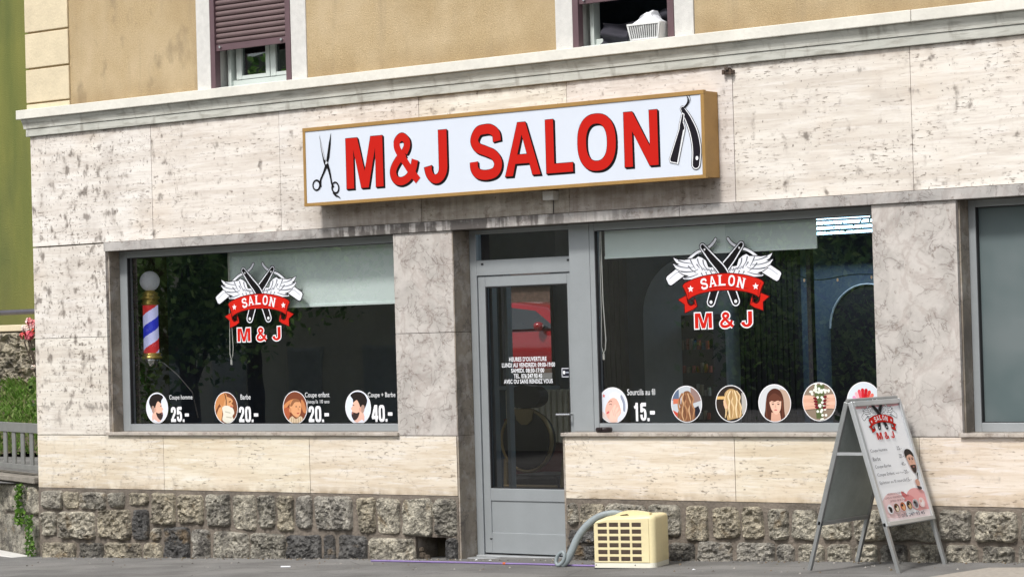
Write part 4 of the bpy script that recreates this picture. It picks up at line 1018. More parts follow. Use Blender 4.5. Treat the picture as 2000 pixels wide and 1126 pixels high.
def leaf_mesh(mb, pts, size, rr, cols, droop=0.0, ls=1.0):
    for p in pts:
        n = Vector((rr.gauss(0, 1), rr.gauss(0, 1), rr.gauss(0, 1) + .4)).normalized(); t = n.orthogonal().normalized(); t.rotate(Matrix.Rotation(rr.random() * 6.28, 3, n)); s_ = n.cross(t)
        L = size * (.6 + rr.random() * .8); c = rr.choice(cols); k = .75 + rr.random() * .5; c = tuple(q * k for q in c)
        p = Vector(p); mb.add([p - t * L * .5 * ls, p + s_ * L * .28, p + t * L * .5 * ls, p - s_ * L * .28], [(0, 1, 2, 3)], c)
GRN = [(.055, .12, .022), (.09, .17, .03), (.035, .08, .018), (.12, .21, .045)]
TRG = [(.16, .30, .08), (.25, .42, .13), (.08, .16, .05), (.34, .50, .18)]

rr = random.Random(2)
iv = MB(); leaf_mesh(iv, [(1.25 + rr.random() * 1.3, 2.65 + rr.random() * .1, 2.53 + rr.random() ** 2 * .18 - .04) for _ in range(130)], .034, rr, [(.02, .03, .012)]); o = iv.build('artificial_vine', M['leaf']); tag(o, 'dark artificial vine hanging in front of the light strips', 'plant')
# string lights
sg = MB(); pts = []
for k in range(26):
    t = k / 25; pts.append((1.62 + t * 1.5, 1.9, 2.22 - .13 * math.sin(t * math.pi * 1.0) + .02 * math.sin(t * 14)))
sg.tube(pts, .004, 5); S0 = sg.build('string_lights', M['rubber']); tag(S0, 'thin wire of fairy lights sagging behind the right part of the big window', 'lights')
for k in (2, 7, 12, 17, 22):
    b = MB(); p = pts[k]; b.lathe([(.002, -.035), (.008, -.028), (.008, -.016), (.003, -.008)], p, 8); b.build('bulb', M['bulb'], S0)

# roller blinds
def blind(x0, x1, zt, zb, y, label, cordx, cz):
    E_ = empty('roller_blind', ((x0 + x1) / 2, y, zt)); tag(E_, label, 'blind'); c0 = (x0 + x1) / 2
    b = MB(); b.tube([(x0 - c0 - .02, .03, .03), (x1 - c0 + .02, .03, .03)], .022, 12); b.build('roller', M['white'], E_)
    b = MB(); vs = []; n = 24
    for i in range(n + 1):
        for j in range(7):
            x_ = x0 + (x1 - x0) * i / n; z_ = zt + .03 - (zt + .03 - zb) * j / 6
            vs.append((x_ - c0, .004 * math.sin(i * .5) * j / 6, z_ - zt))
    b.add(vs, [(i * 7 + j, i * 7 + j + 1, (i + 1) * 7 + j + 1, (i + 1) * 7 + j) for i in range(n) for j in range(6)]); b.build('blind_fabric', M['blind'], E_, smooth=True)
    b = MB(); b.box(x0 - c0, x1 - c0, -.008, .008, zb - zt - .016, zb - zt + .004); b.build('bottom_bar', M['blind'], E_, bev=.002)
    b = MB(); xx = cordx - c0; zz = cz - zt
    b.tube([(xx - .012, -.02, .02), (xx - .014, -.02, zz + .3), (xx - .02, -.02, zz + .05), (xx - .005, -.02, zz), (xx + .012, -.02, zz + .03), (xx + .02, -.02, zz + .1), (xx + .004, -.02, zz + .4), (xx, -.02, .02)], .004, 6)
    b.tube([(xx - .004, -.02, zz), (xx - .004, -.02, zz - .045)], .009, 8); b.build('bead_chain', M['cord'], E_)
blind(-2.60, -.63, 2.495, 2.012, .27, 'pale roller blind half lowered behind the left shop window', -2.585, 1.58)
blind(1.31, 3.143, 2.495, 2.285, .225, 'pale roller blind pulled up high behind the big right window', 1.29, 1.56)

# ivy and wooden side screen in left window, corner plant in right window
b = MB(); b.box(-4.42, -4.38, .35, 1.3, .016, 2.6); o = b.build('side_screen', M['soil']); tag(o, 'dark wooden side screen behind the striped barber pole', 'screen')
iv = MB(); rr = random.Random(12); pts = []
for _ in range(900):
    z = .98 + rr.random() ** 1.3 * 1.45; pts.append((-4.02 + rr.gauss(0, .06) + (1.6 - z) * .10, .33 + rr.random() * .3, z))
leaf_mesh(iv, pts, .065, rr, [(.05, .16, .03), (.08, .22, .04), (.03, .09, .02)]); o = iv.build('hanging_ivy', M['leaf']); tag(o, 'green hanging ivy at the left edge of the left shop window', 'plant')
iv = MB(); pts = [(3.60 + rr.gauss(0, .03), .3 + rr.random() * .1, 1.28 + rr.random() * .38) for _ in range(160)]; leaf_mesh(iv, pts, .06, rr, [(.05, .16, .03), (.08, .22, .04)])
o = iv.build('potted_plant', M['leaf']); tag(o, 'small green plant peeking past the marble pillar in the big window', 'plant')

# barber pole
bp = empty('barber_pole', (-3.742, .45, 1.50)); tag(bp, 'lit barber pole with red, white and blue stripes, gold collars and a white globe', 'barber pole')
b = MB(); b.lathe([(.02, .0)] + [(.085 * math.sin(R(a)), .085 - .085 * math.cos(R(a))) for a in (30, 50, 70, 90)] + [(.088, .10)], (0, 0, 0), 28); b.build('base_cup', M['chrome'], bp, smooth=True)
b = MB(); b.lathe([(.092, .100), (.095, .110), (.090, .122), (.082, .128), (.086, .136), (.084, .148), (.072, .152)], (0, 0, 0), 28); b.build('lower_collar', M['brass'], bp, smooth=True)
b = MB(); seg = 64; nz = 130; Hh = .42; r0 = .067; z0 = .151
vs = [(r0 * math.cos(2 * math.pi * k / seg), r0 * math.sin(2 * math.pi * k / seg), z0 + Hh * j / nz) for j in range(nz + 1) for k in range(seg)]
b.v = vs
for j in range(nz):
    for k in range(seg):
        ph = ((((k + .5) / seg - .356) % 1.0) * .62 + (-(j + .5) / nz) * Hh / .40 * 1.0 + .62) % 1.0
        col = (.60, .62, .95) if (ph * 4) % 2 < 1 else ((.03, .04, .55) if ph * 4 < 2 else (.60, .03, .04))
        b.f.append([j * seg + k, j * seg + (k + 1) % seg, (j + 1) * seg + (k + 1) % seg, (j + 1) * seg + k]); b.c.append(col); b.m.append(0)
b.build('striped_cylinder', M['stripe'], bp, smooth=True)
b = MB(); b.lathe([(.072, .570), (.080, .580), (.080, .592), (.070, .598), (.070, .618), (.086, .628), (.088, .640), (.080, .648), (.068, .652), (.072, .664), (.072, .680), (.045, .690), (.040, .700)], (0, 0, 0), 28); b.build('upper_collar', M['brass'], bp, smooth=True)
b = MB(); b.lathe([(.088 * math.sin(R(a)), .782 - .088 * math.cos(R(a))) for a in range(8, 180, 9)], (0, 0, 0), 32); b.build('globe', M['globe'], bp, smooth=True)
for zz in (.10, .60):
    b = MB(); b.box(-.64, -.08, .02, .04, zz, zz + .025); b.build('bracket', M['rubber'], bp)
b = MB(); b.tube([(.05, .0, .08), (.15, .0, .06), (.3, .02, -.05), (.45, .04, -.2), (.5, .05, -.42)], .006, 6); b.build('cable', M['rubber'], bp)

# barber chair (seen from behind through the door) and radiator
ch = empty('barber_chair', (-.355, 1.5, .016)); tag(ch, 'vintage barber chair with gold rimmed round back seen through the door glass', 'barber chair')
b = MB(); b.lathe([(.30, 0), (.31, .02), (.28, .05), (.08, .07), (.06, .30)], (0, 0, 0), 28); b.build('base', M['old_gold'], ch, smooth=True)
b = MB(); b.box(-.25, .25, -.05, .45, .42, .54); b.build('seat', M['leather'], ch, bev=.03)
RY = Matrix.Translation((0, -.08, .80))
b = MB(); b.tube([(.255 * math.cos(R(a)), -.10, .83 + .255 * math.sin(R(a))) for a in range(0, 360, 10)], .022, 8, closed=True, flat=.7); b.build('back_rim', M['old_gold'], ch, smooth=True)
b = MB(); pts_ = ell(0, .83, .24, .24, 32)
b.prism([pts_], Matrix(((1, 0, 0, 0), (0, 0, 1, -.115), (0, 1, 0, 0), (0, 0, 0, 1))), .10); b.build('backrest', M['leather'], ch, bev=.02)
b = MB(); b.prism([[(-.10, 1.09), (.10, 1.09), (.08, 1.0), (.03, .96), (-.03, .96), (-.08, 1.0)]], Matrix(((1, 0, 0, 0), (0, 0, 1, -.135), (0, 1, 0, 0), (0, 0, 0, 1))), .015); b.build('headrest_bracket', M['old_gold'], ch, bev=.003)
b = MB(); b.prism([supere(0, 1.19, .17, .095, 24)], Matrix(((1, 0, 0, 0), (0, 0, 1, -.13), (0, 1, 0, 0), (0, 0, 0, 1))), .12); b.build('headrest', M['leather'], ch, bev=.03)
for sx in (-1, 1):
    b = MB(); b.tube([(sx * .29, -.02, .44), (sx * .30, .0, .66), (sx * .30, .2, .70), (sx * .30, .42, .68)], .022, 8); b.build('armrest', M['old_gold'], ch)
for z_ in (.36, .45):
    b = MB(); b.tube([(-.27, -.07, z_), (.27, -.07, z_)], .014, 8); b.build('cross_bar', M['old_gold'], ch)
rd = empty('radiator', (-1.35, 3.05, .12)); tag(rd, 'cream ribbed radiator under the far window behind the barber chair', 'radiator')
for k in range(14):
    b = MB(); b.box(-.45 + k * .065, -.40 + k * .065, -.04, .04, .62, 1.10); b.build('radiator_rib', M['rad'], rd, bev=.012)

# =====================================================================
# SIGN BOX
# =====================================================================
S = empty('shop_sign', (.59, -.1, 2.80)); tag(S, 'long white box sign in gold frame with red salon lettering, scissors and razor', 'sign')
def sb(name, mat, *bx, bev=.003):
    b = MB()
    for q in bx: b.box(q[0] - .59, q[1] - .59, q[2] + .1, q[3] + .1, q[4] - 2.80, q[5] - 2.80)
    return b.build(name, mat, S, bev=bev)
sx0, sx1, sz0, sz1 = -1.318, 2.500, 2.792, 3.420
sb('housing', M['gold_box'], (sx0 + .006, sx1 - .006, -.165, -.0035, sz0 + .008, sz1 - .006))
sb('front_frame', M['gold_box'], (sx0, sx1, -.20, -.166, sz0, sz0 + .026), (sx0, sx1, -.20, -.166, sz1 - .030, sz1), (sx0, sx0 + .026, -.199, -.166, sz0 + .0265, sz1 - .0305), (sx1 - .028, sx1, -.199, -.166, sz0 + .0265, sz1 - .0305), bev=.002)
sb('face_panel', M['sign_face'], (sx0 + .026, sx1 - .028, -.193, -.167, sz0 + .0265, sz1 - .0305), bev=0)
seq = [('M', -.867, 2.908, .380, .398), ('&', -.421, 2.908, .305, .398), ('J', -.070, 2.908, .226, .398), ('S', .384, 2.908, .296, .398), ('A', .711, 2.910, .330, .398), ('L', 1.096, 2.910, .244, .398), ('O', 1.387, 2.912, .343, .398), ('N', 1.804, 2.912, .294, .398)]
fl = Flat(.00008)
for k in (3, 2, 1): glyphs(fl, seq, BLK, .0035, .0045 * k, -.0045 * k)
glyphs(fl, seq, BLK, .0035); glyphs(fl, seq, (.52, .013, .007), 0)
# scissors
for sgn in (1,):
    fl.poly([(-1.141, 3.357), (-1.118, 3.27), (-1.083, 3.15), (-1.062, 3.10), (-1.085, 3.09), (-1.105, 3.14), (-1.128, 3.25)], BLK)
    fl.poly([(-1.137, 3.33), (-1.112, 3.25), (-1.085, 3.16), (-1.093, 3.15), (-1.118, 3.23)], (.55, .57, .62))
    fl.poly([(-1.017, 3.366), (-1.022, 3.28), (-1.040, 3.17), (-1.068, 3.10), (-1.082, 3.105), (-1.066, 3.18), (-1.040, 3.29)], BLK)
    fl.poly(ell(-1.072, 3.124, .012, .016, 12), (.6, .62, .66))
    fl.poly(ribbon([(-1.068, 3.12), (-1.045, 3.06), (-1.030, 3.0), (-1.022, 2.96), (-1.004, 2.93)], [.030, .022, .016, .016, .02]), BLK)
    fl.poly(ribbon([(-1.078, 3.10), (-1.10, 3.06), (-1.125, 3.02), (-1.14, 2.99), (-1.142, 2.94)], [.026, .018, .016, .018, .022]), BLK)
    fl.poly([ell(-1.183, 2.957, .045, .046, 28), ell(-1.186, 2.957, .030, .033, 28)[::-1]], BLK)
    fl.poly([ell(-.985, 2.925, .042, .050, 28, .25), ell(-.985, 2.926, .028, .036, 28, .25)[::-1]], BLK)
    fl.poly(ribbon([(-1.012, 2.888), (-.98, 2.862), (-.955, 2.853), (-.934, 2.835)], [.012, .016, .010, .004]), BLK)
# straight razor
hnd = [(2.318, 3.297), (2.362, 3.225), (2.408, 3.12), (2.428, 3.0), (2.418, 2.895)]
fl.poly(ribbon(hnd, [.045, .066, .082, .086, .080], 'round'), BLK); fl.poly(ribbon(hnd, [.037, .056, .072, .076, .070], 'round'), WHT); fl.poly(ribbon(hnd, [.028, .042, .056, .062, .056], 'round'), (.012, .010, .015))
fl.poly(ell(2.428, 2.938, .012, .015, 12), WHT)
fl.poly(ribbon([(2.355, 3.392), (2.368, 3.362), (2.360, 3.33), (2.330, 3.303)], [.003, .012, .016, .014]), BLK); fl.poly(ribbon([(2.375, 3.395), (2.385, 3.36), (2.372, 3.33)], .004), BLK)
bl = [(2.316, 3.262), (2.326, 3.255), (2.318, 3.20), (2.330, 3.162), (2.326, 3.145), (2.262, 2.915), (2.205, 2.928), (2.200, 2.945), (2.288, 3.155), (2.292, 3.185)]
fl.poly(inset(bl, .010), BLK); fl.poly(inset(bl, .007), WHT); fl.poly(bl, (.012, .010, .015))
fl.poly([(2.318, 3.145), (2.330, 3.150), (2.268, 2.905), (2.256, 2.905)], (.75, .77, .80))
fl.build('lettering', (-.59, -.0931, -2.80), (1, 0, 0), (0, 0, 1), S)
b = MB(); b.box(.963, 1.062, -.075, -.001, 2.722, 2.790); o = b.build('junction_box', M['surround'], bev=.004); tag(o, 'small grey square box on the wall just below the sign', 'electrical box')
b = MB(); b.tube([(1.012, -.006, 2.72), (1.010, -.006, 2.62)], .003, 5); b.build('wire', M['rubber'], o)
b = MB(); b.box(2.555, 2.645, -.035, -.002, 3.535, 3.56); b.box(2.585, 2.615, -.05, -.002, 3.5605, 3.578); b.box(2.56, 2.58, -.045, -.0355, 3.53, 3.565); b.box(2.62, 2.64, -.045, -.0355, 3.53, 3.565); o = b.build('wall_bracket', M['acdark'], bev=.002); tag(o, 'small rusty bracket left on the travertine under the moulding', 'bracket')

# =====================================================================
# UPPER WINDOW CONTENTS
# =====================================================================
b = MB(); vs = []; n = 40
for i in range(n + 1):
    for j in range(13):
        t = i / n; s_ = j / 12
        x_ = 1.40 + t * .70; top = 4.03 - .08 * math.sin(t * 3.1) + .12 * t; bot = 3.862 + .05 * abs(math.sin(t * 3.6 + .3)) * (t > .35)
        z_ = bot + (top - bot) * s_; y_ = .10 + .03 * math.sin(s_ * 9 + t * 5) + .02 * math.sin(t * 17 + s_ * 4) + .05 * s_
        vs.append((x_, y_, z_))
b.add(vs, [(i * 13 + j, (i + 1) * 13 + j, (i + 1) * 13 + j + 1, i * 13 + j + 1) for i in range(n) for j in range(12)])
o = b.build('hanging_cloth', M['cloth'], smooth=True); tag(o, 'black cloth draped over the ledge of the open upper window', 'cloth')
cr = empty('plastic_basket', (1.93, -.02, 3.838)); tag(cr, 'white ribbed plastic basket on the ledge of the open upper window', 'basket')
b = MB(); rb = MB(); rb2 = MB()
def trapbar(mb, x0, x1, y, z0, z1): mb.box(x0, x1, y, y + .008, z0, z1)
for k in range(15):
    t = -1 + 2 * k / 14; xb, xt = t * .118, t * .140
    for yy in (-.06, .075): (rb if yy < 0 else rb2).add([(xb - .003, yy, .01), (xb + .003, yy, .01), (xt + .003, yy - .01 * (yy < 0), .112), (xt - .003, yy - .01 * (yy < 0), .112), (xb - .003, yy + .006, .01), (xb + .003, yy + .006, .01), (xt + .003, yy + .006, .112), (xt - .003, yy + .006, .112)], [(0, 1, 2, 3), (7, 6, 5, 4), (0, 3, 7, 4), (1, 5, 6, 2)])
b.box(-.145, .145, -.075, -.062, .108, .122); b.box(-.145, .145, .078, .09, .108, .122); b.box(-.148, -.135, -.062, .078, .108, .122); b.box(.135, .148, -.062, .078, .108, .122); b.box(-.122, .122, -.062, .08, .0, .012)
for sx in (-1, 1):
    b.add([(sx * .122, -.064, 0), (sx * .112, -.064, 0), (sx * .130, -.074, .11), (sx * .145, -.074, .11)], [(0, 1, 2, 3) if sx < 0 else (3, 2, 1, 0)])
    b.add([(sx * .122, -.062, 0), (sx * .122, .08, 0), (sx * .146, .08, .11), (sx * .146, -.062, .11)], [(0, 1, 2, 3), ])
b.build('rim_and_base', M['white'], cr); rb.build('ribs', M['white'], cr); rb2.build('ribs', M['white'], cr)
pb_ = MB(); vs = []
prof2 = [(-.140, .115), (-.10, .135), (-.06, .16), (-.03, .19), (-.005, .205), (.0, .20), (.04, .215), (.06, .212), (.065, .18), (.09, .15), (.135, .115)]
for y_, k in ((-.06, .8), (-.02, 1.0), (.03, 1.0), (.07, .6)): vs += [(a, y_ + .008 * math.sin(a * 60), .11 + (c - .11) * k) for a, c in prof2]
L = len(prof2); pb_.add(vs, [(r_ * L + i, r_ * L + i + 1, (r_ + 1) * L + i + 1, (r_ + 1) * L + i) for r_ in range(3) for i in range(L - 1)] + [tuple(range(L))[::-1]])
o = pb_.build('plastic_bag', M['paper']); o.location = (1.935, -.02, 3.836); tag(o, 'crumpled white plastic bag heaped in the basket at the open upper window', 'bag')

# =====================================================================
# AIR CONDITIONER
# =====================================================================
AW, AD, AH = .385, .34, .385
ang = math.atan2(.107, .370) * 1.0
A_ = empty('portable_air_conditioner', (1.785, -.694, gz(1.785) - .001), R(16.5)); tag(A_, 'cream portable air conditioner with dark grille standing on the pavement', 'air conditioner')
def rrect(w_, d_, r0=.03, r1=.042):
    o = []
    for cx, cy, rr_, a0 in ((w_ - r1, r1, r1, -90), (w_ - r0, d_ - r0, r0, 0), (r0, d_ - r0, r0, 90), (.012, .012, .012, 180)):
        o += [(cx + rr_ * math.cos(R(a0 + t)), cy + rr_ * math.sin(R(a0 + t))) for t in range(0, 91, 15)]
    return o
AWf = .455
out = rrect(AWf, AD)
def topz(x, y):   # gently sloped lid, lower at the left end
    return AH + .002 - .048 * max(0, 1 - x / .13) ** 1.2 - .01
b = MB(); n = len(out); lv = [(.0, .012), (.006, .0)] ; rings = []
def ring(off, zf): 
    cx, cy = AWf / 2, AD / 2; res = []
    for x_, y_ in out:
        k = off; dx, dy = x_ - cx, y_ - cy; L_ = math.hypot(dx, dy); x2, y2 = x_ - dx / L_ * k, y_ - dy / L_ * k
        res.append((x2, y2, zf(x2, y2)))
    return res
rs = [ring(.0, lambda x, y: .046), ring(0, lambda x, y: topz(x, y) - .03), ring(.004, lambda x, y: topz(x, y) - .014), ring(.014, lambda x, y: topz(x, y) - .004), ring(.03, lambda x, y: topz(x, y)), ring(.10, lambda x, y: topz(x, y) + .002)]
# shift the front of the body 14 mm back where the grille plate sits
b.v = [q for rr_ in rs for q in rr_]
for i in range(len(rs) - 1):
    for k in range(n): b.f.append([i * n + k, i * n + (k + 1) % n, (i + 1) * n + (k + 1) % n, (i + 1) * n + k]); b.c.append(None); b.m.append(0)
b.f.append([(len(rs) - 1) * n + k for k in range(n)]); b.c.append(None); b.m.append(0)
b.build('casing', M['cream'], A_, smooth=True)
b = MB(); b.prism([out], Matrix.Translation((0, 0, .010)), .0355); b.build('base_skirt', M['creamw'], A_)
b = MB(); b.prism([[(AWf / 2 + (x_ - AWf / 2) * 1.01, AD / 2 + (y_ - AD / 2) * 1.01) for x_, y_ in out]], Matrix.Translation((0, 0, .0)), .0105); b.build('foot_strip', M['rubber'], A_)
# grille plate with 4 x 6 openings
pw = .412; hx0 = .034; cw = .068; cg = .0165; ch_ = .0305; cgz = .0175; hz0 = .058
holes = []
for i in range(4):
    for j in range(6):
        xa = hx0 + i * (cw + cg) ; za = hz0 + j * (ch_ + cgz); holes.append([(xa, za), (xa, za + ch_), (xa + cw, za + ch_), (xa + cw, za)])
MF = Matrix(((1, 0, 0, 0), (0, 0, -1, .001), (0, 1, 0, 0), (0, 0, 0, 1)))
b = MB(); b.prism([[(.006, .048), (pw, .048), (pw, .357), (.10, .350), (.006, .318)]] + holes, MF, .0055); b.build('grille', M['cream'], A_, bev=.0015)
b = MB()
for i in range(4):
    for j in range(6):
        xa = hx0 + i * (cw + cg); za = hz0 + j * (ch_ + cgz)
        b.box(xa + .0005, xa + cw - .0005, -.0015, -.0002, za + .0005, za + ch_ - .0005); b.box(xa + .001, xa + cw - .001, -.003, -.0017, za + ch_ * .35, za + ch_ * .62)
b.build('louvres', M['acdark'], A_)
# carrying handle across the top
b = MB(); hp = smooth([(.10, .335), (.135, .372), (.20, .402), (.26, .408), (.32, .404), (.40, .392)], 5)
loop = hp + [(.40, .34), (.10, .325)]
b.prism([loop, [(.175, .352), (.185, .378), (.235, .385), (.255, .372), (.25, .352)][::-1]], Matrix(((1, 0, 0, 0), (0, 0, -1, .115), (0, 1, 0, 0), (0, 0, 0, 1))), .055); b.build('carrying_handle', M['cream'], A_, bev=.006)
b = MB(); b.prism([[(.168, .350), (.18, .381), (.235, .388), (.26, .374), (.255, .350)]], Matrix(((1, 0, 0, 0), (0, 0, -1, .112), (0, 1, 0, 0), (0, 0, 0, 1))), .01); b.build('handle_dark_plate', M['acdark'], A_)  # dark plate stands for the shade inside the handle opening
for q in ((.014, .030), (.305, .030), (.385, .352)):
    b = MB(); b.tube([(q[0], .004, q[1]), (q[0], -.003, q[1])], .004, 8); b.build('screw', M['rubber'], A_)
# hose: arcs from behind the unit down to the pavement, flattened nozzle loop at its end
b = MB()
path = [(1.90, -.33, .36), (1.83, -.35, .405), (1.74, -.38, .42), (1.64, -.42, .395), (1.56, -.46, .33), (1.505, -.50, .245), (1.47, -.53, .15), (1.44, -.55, .085), (1.405, -.57, .052)]
pp = []
for i in range(len(path) - 1):
    p0, p1, p2, p3 = (Vector(path[max(0, i - 1)]), Vector(path[i]), Vector(path[i + 1]), Vector(path[min(len(path) - 1, i + 2)]))
    for j in range(5):
        t = j / 5; pp.append(.5 * ((2 * p1) + (p2 - p0) * t + (2 * p0 - 5 * p1 + 4 * p2 - p3) * t * t + (3 * p1 - p0 - 3 * p2 + p3) * t ** 3))
pp.append(Vector(path[-1]))
b.tube(pp, [.012 + .008 * min(1, i / 20) for i in range(len(pp))], 12, flat=1.35); b.build('hose', M['hose'], None, smooth=True)
H_ = bpy.data.objects['hose']; H_.name = 'exhaust_hose'; tag(H_, 'grey flexible hose arching from behind the cream air conditioner to the pavement', 'hose')
b = MB(); rg = [Vector((1.398 + .034 * math.cos(R(a)) + .012 * math.sin(R(a)), -.572 + .01 * math.sin(R(a)), .098 + .046 * math.sin(R(a)))) for a in range(0, 360, 20)]
b.tube(rg, .0135, 10, closed=True); b.build('nozzle_loop', M['hose'], H_, smooth=True)

b = MB(); pc = []
for k in range(61):
    t = k / 60; x_ = -.66 + t * 2.52; pc.append((x_, -.262 - .31 * t * t ** .3 + .006 * math.sin(t * 21), gz(x_) + .008))
b.tube(pc, .0075, 6); o = b.build('purple_cable', M['purple'], smooth=True); tag(o, 'thin purple cable lying along the pavement in front of the door', 'cable')
b = MB(); p = pc[34]; b.tube([(p[0] - .012, p[1], p[2]), (p[0] + .012, p[1], p[2])], .010, 8); b.build('orange_tape', plain('orange_tape', (.6, .12, .04), .5), o)
b = MB(); b.lathe([(.052, 0), (.062, .008), (.064, .030), (.056, .040), (.050, .036), (.046, .020)], (0, 0, 0), 24); b.box(-.02, .02, -.075, -.055, .022, .04); o = b.build('ashtray', M['leather'], bev=.002); o.location = (1.375, .055, .978); o.scale = (1.05, .9, .95); tag(o, 'round black ashtray on the stone sill by the door', 'ashtray')
b = MB(); b.tube([(-1.13, -.79, gz(-1.1) + .006), (-1.05, -.77, gz(-1.05) + .006)], .006, 8); o = b.build('cigarette_butt', M['paper']); tag(o, 'white cigarette butt lying on the grey pavement', 'cigarette')
rr = random.Random(77)
for q, lab in (((.28, -.13), 'white litter scrap left of centre below the door step'), ((.43, -.15), 'white litter scrap near the middle below the door step'), ((2.66, -.75), 'pale litter scrap right of the air conditioner')):
    b = MB(); b.add([(q[0] - .012, q[1] - .006, gz(q[0]) + .005), (q[0] + .010, q[1] - .009, gz(q[0]) + .009), (q[0] + .014, q[1] + .006, gz(q[0]) + .006), (q[0] - .008, q[1] + .008, gz(q[0]) + .012)], [(0, 1, 2, 3)]); o = b.build('paper_scrap', M['paper']); tag(o, lab, 'litter', 'paper scraps on the pavement')

b = MB(); rr = random.Random(3)
for k in range(900):
    x_ = -4.6 + rr.random() * 9.6; y_ = -.03 - abs(rr.gauss(0, .06)) if rr.random() < .7 else -.05 - rr.random() * .9
    if .02 < x_ < 1.05 and y_ > -.06: y_ -= .05
    r_ = .002 + rr.random() ** 3 * .008; z_ = gz(x_) + .001; g1 = rr.choice([(.10, .09, .08), (.25, .23, .2), (.35, .33, .3), (.16, .12, .08), (.12, .09, .04)])
    b.add([(x_ - r_, y_ - r_, z_), (x_ + r_, y_ - r_ * .6, z_), (x_ + r_ * .4, y_ + r_, z_), (x_, y_, z_ + r_ * 1.2)], [(0, 1, 3), (1, 2, 3), (2, 0, 3)], g1)
o = b.build('grit', M['petal']); tag(o, 'fine grit and crumbs gathered on the asphalt along the wall', 'grit', kind='stuff')
# =====================================================================
# A-FRAME PAVEMENT SIGN
# =====================================================================
AF = empty('pavement_sign', (3.94, -.48, gz(3.94))); tag(AF, 'aluminium A frame board with price list standing by the wall', 'pavement sign')
top = Vector((0, 0, 1.115)); half = .333
def side(sgn):
    foot = Vector((sgn * .335, 0, .006)); n_off = Vector((sgn * .010, 0, 1.112)); d = (foot - n_off); L_ = d.length; v = -d.normalized()
    Uv = Vector((0, 1, 0)) if sgn > 0 else Vector((0, -1, 0)); N_ = Uv.cross(v).normalized()
    MX = Matrix((Uv, v, N_)).transposed().to_4x4(); MX.translation = n_off
    # local: x across (-half..half), y up (0 at top, -L at foot), z outwards
    nm = 'front' if sgn > 0 else 'back'
    PL = -.845
    for s2 in (-1, 1):
        x0, x1 = (-half, -half + .030) if s2 < 0 else (half - .030, half)
        b = MB(); b.box(x0 - .0 + (.004 if s2 < 0 else -.026) * 0, x1, -L_, PL + .03, -.014, .010, M=MX); b.build('leg', M['alu_d'], AF, bev=.002)
        b = MB(); b.box(x0, x1, PL, .0, -.014, .020, M=MX); b.build('frame_rail', M['alu_d'] if sgn < 0 else M['alu_l'], AF, bev=.005)
    b = MB(); b.box(-half + .0305, half - .0305, -.036, -.0005, -.013, .021, M=MX); b.build('frame_rail', M['alu_l'], AF, bev=.005)
    b = MB(); b.box(-half + .0305, half - .0305, PL, PL + .032, -.013, .021, M=MX); b.build('frame_rail', M['alu_l'], AF, bev=.005)
    b = MB(); b.box(-half + .0305, half - .0305, PL + .0325, -.0365, -.006, .006, M=MX); b.build('backing_panel', M['board'] if sgn < 0 else M['sign_face'], AF)
    return MX, PL
side(-1)
MX, PL = side(1)
b = MB(); b.tube([(-.005, -half, 1.122), (-.005, half, 1.122)], .012, 10); b.build('hinge', M['alu_d'], AF)
b = MB(); b.box(-.118, .118, -half + .004, -half + .012, .765, .785); b.build('stay_bar', M['alu_l'], AF)
b = MB(); b.box(-.118, .118, half - .012, half - .004, .765, .785); b.build('stay_bar', M['alu_l'], AF)
# poster
pwid = 2 * (half - .0305); phei = (-.0365) - (PL + .0325)
ox, oy = -half + .0305, -.0365
tf0 = lambda a, b_: (ox + a * pwid, oy - b_ * phei)
fl = Flat(.00006)
PW = (.90, .92, .95)
fl.poly([(0, 0), (1, 0), (1, 1), (0, 1)], PW, tf0)
fl.poly([(0, 0), (1, 0), (1, .014), (.75, .022), (.45, .012), (.2, .020), (0, .018)], (.72, .38, .40), tf0)
PK = (.80, .40, .40)
fl.poly(smooth([(.04, 1.0), (.0, .86), (.08, .80), (.20, .765), (.36, .77), (.48, .80), (.50, .88), (.44, .98), (.3, 1.0)], 5, True), (.84, .62, .62), tf0)
fl.poly(smooth([(.60, .80), (.70, .755), (.84, .75), (1.0, .79), (1.0, .955), (.80, .95), (.62, .90)], 5, True), PK, tf0)
fl.poly(smooth([(.50, .76), (.62, .80), (.70, .83), (.62, .84), (.50, .81)], 4, True), (.70, .20, .20), tf0)
fl.poly(smooth([(.50, .845), (.64, .80), (.74, .83), (.90, .92), (.74, .90), (.6, .86)], 4, True), (.72, .28, .28), tf0)
fl.poly([(0, .965), (.3, .985), (.9, .94), (1, .945), (1, 1), (0, 1)], (.83, .72, .73), tf0)
emblem(fl, lambda a, b_: (ox + pwid * .50 + a * .47, oy - phei * .150 + b_ * .42), light=False)
def pt(s_, x0, x1, v0, v1, col=(.10, .10, .12), off=0.0): fl.text(s_, x0, x1, -v1, -v0, col, off=off, tf=lambda a, b_: (ox + a * pwid, oy + b_ * phei))
pt('Coupe Homme', .07, .44, .375, .410); pt('25.-', .66, .76, .372, .405)
pt('Barbe', .07, .235, .445, .478); pt('20.-', .66, .76, .442, .475)
pt('Coupe-Barbe', .07, .42, .515, .550); pt('40.-', .66, .76, .512, .545)
pt('Coupe Enfant', .07, .45, .585, .620); pt("jusqu'a 10 ans", .47, .66, .592, .612); pt('20.-', .67, .78, .582, .615)
pt('Epilation au fil sourcils', .07, .655, .655, .690); pt('15.-', .67, .78, .652, .685)
pt("HEURES D'OUVERTURE", .16, .54, .765, .782, (.25, .08, .10)); pt('LUNDI AU VENDREDI: 09:00-19:00', .08, .62, .795, .812, (.25, .08, .10)); pt('SAMEDI: 08:30-17:00', .18, .52, .825, .842, (.25, .08, .10))
pt('076 247 93 45', .34, .86, .952, .982, (.12, .12, .16), .006)
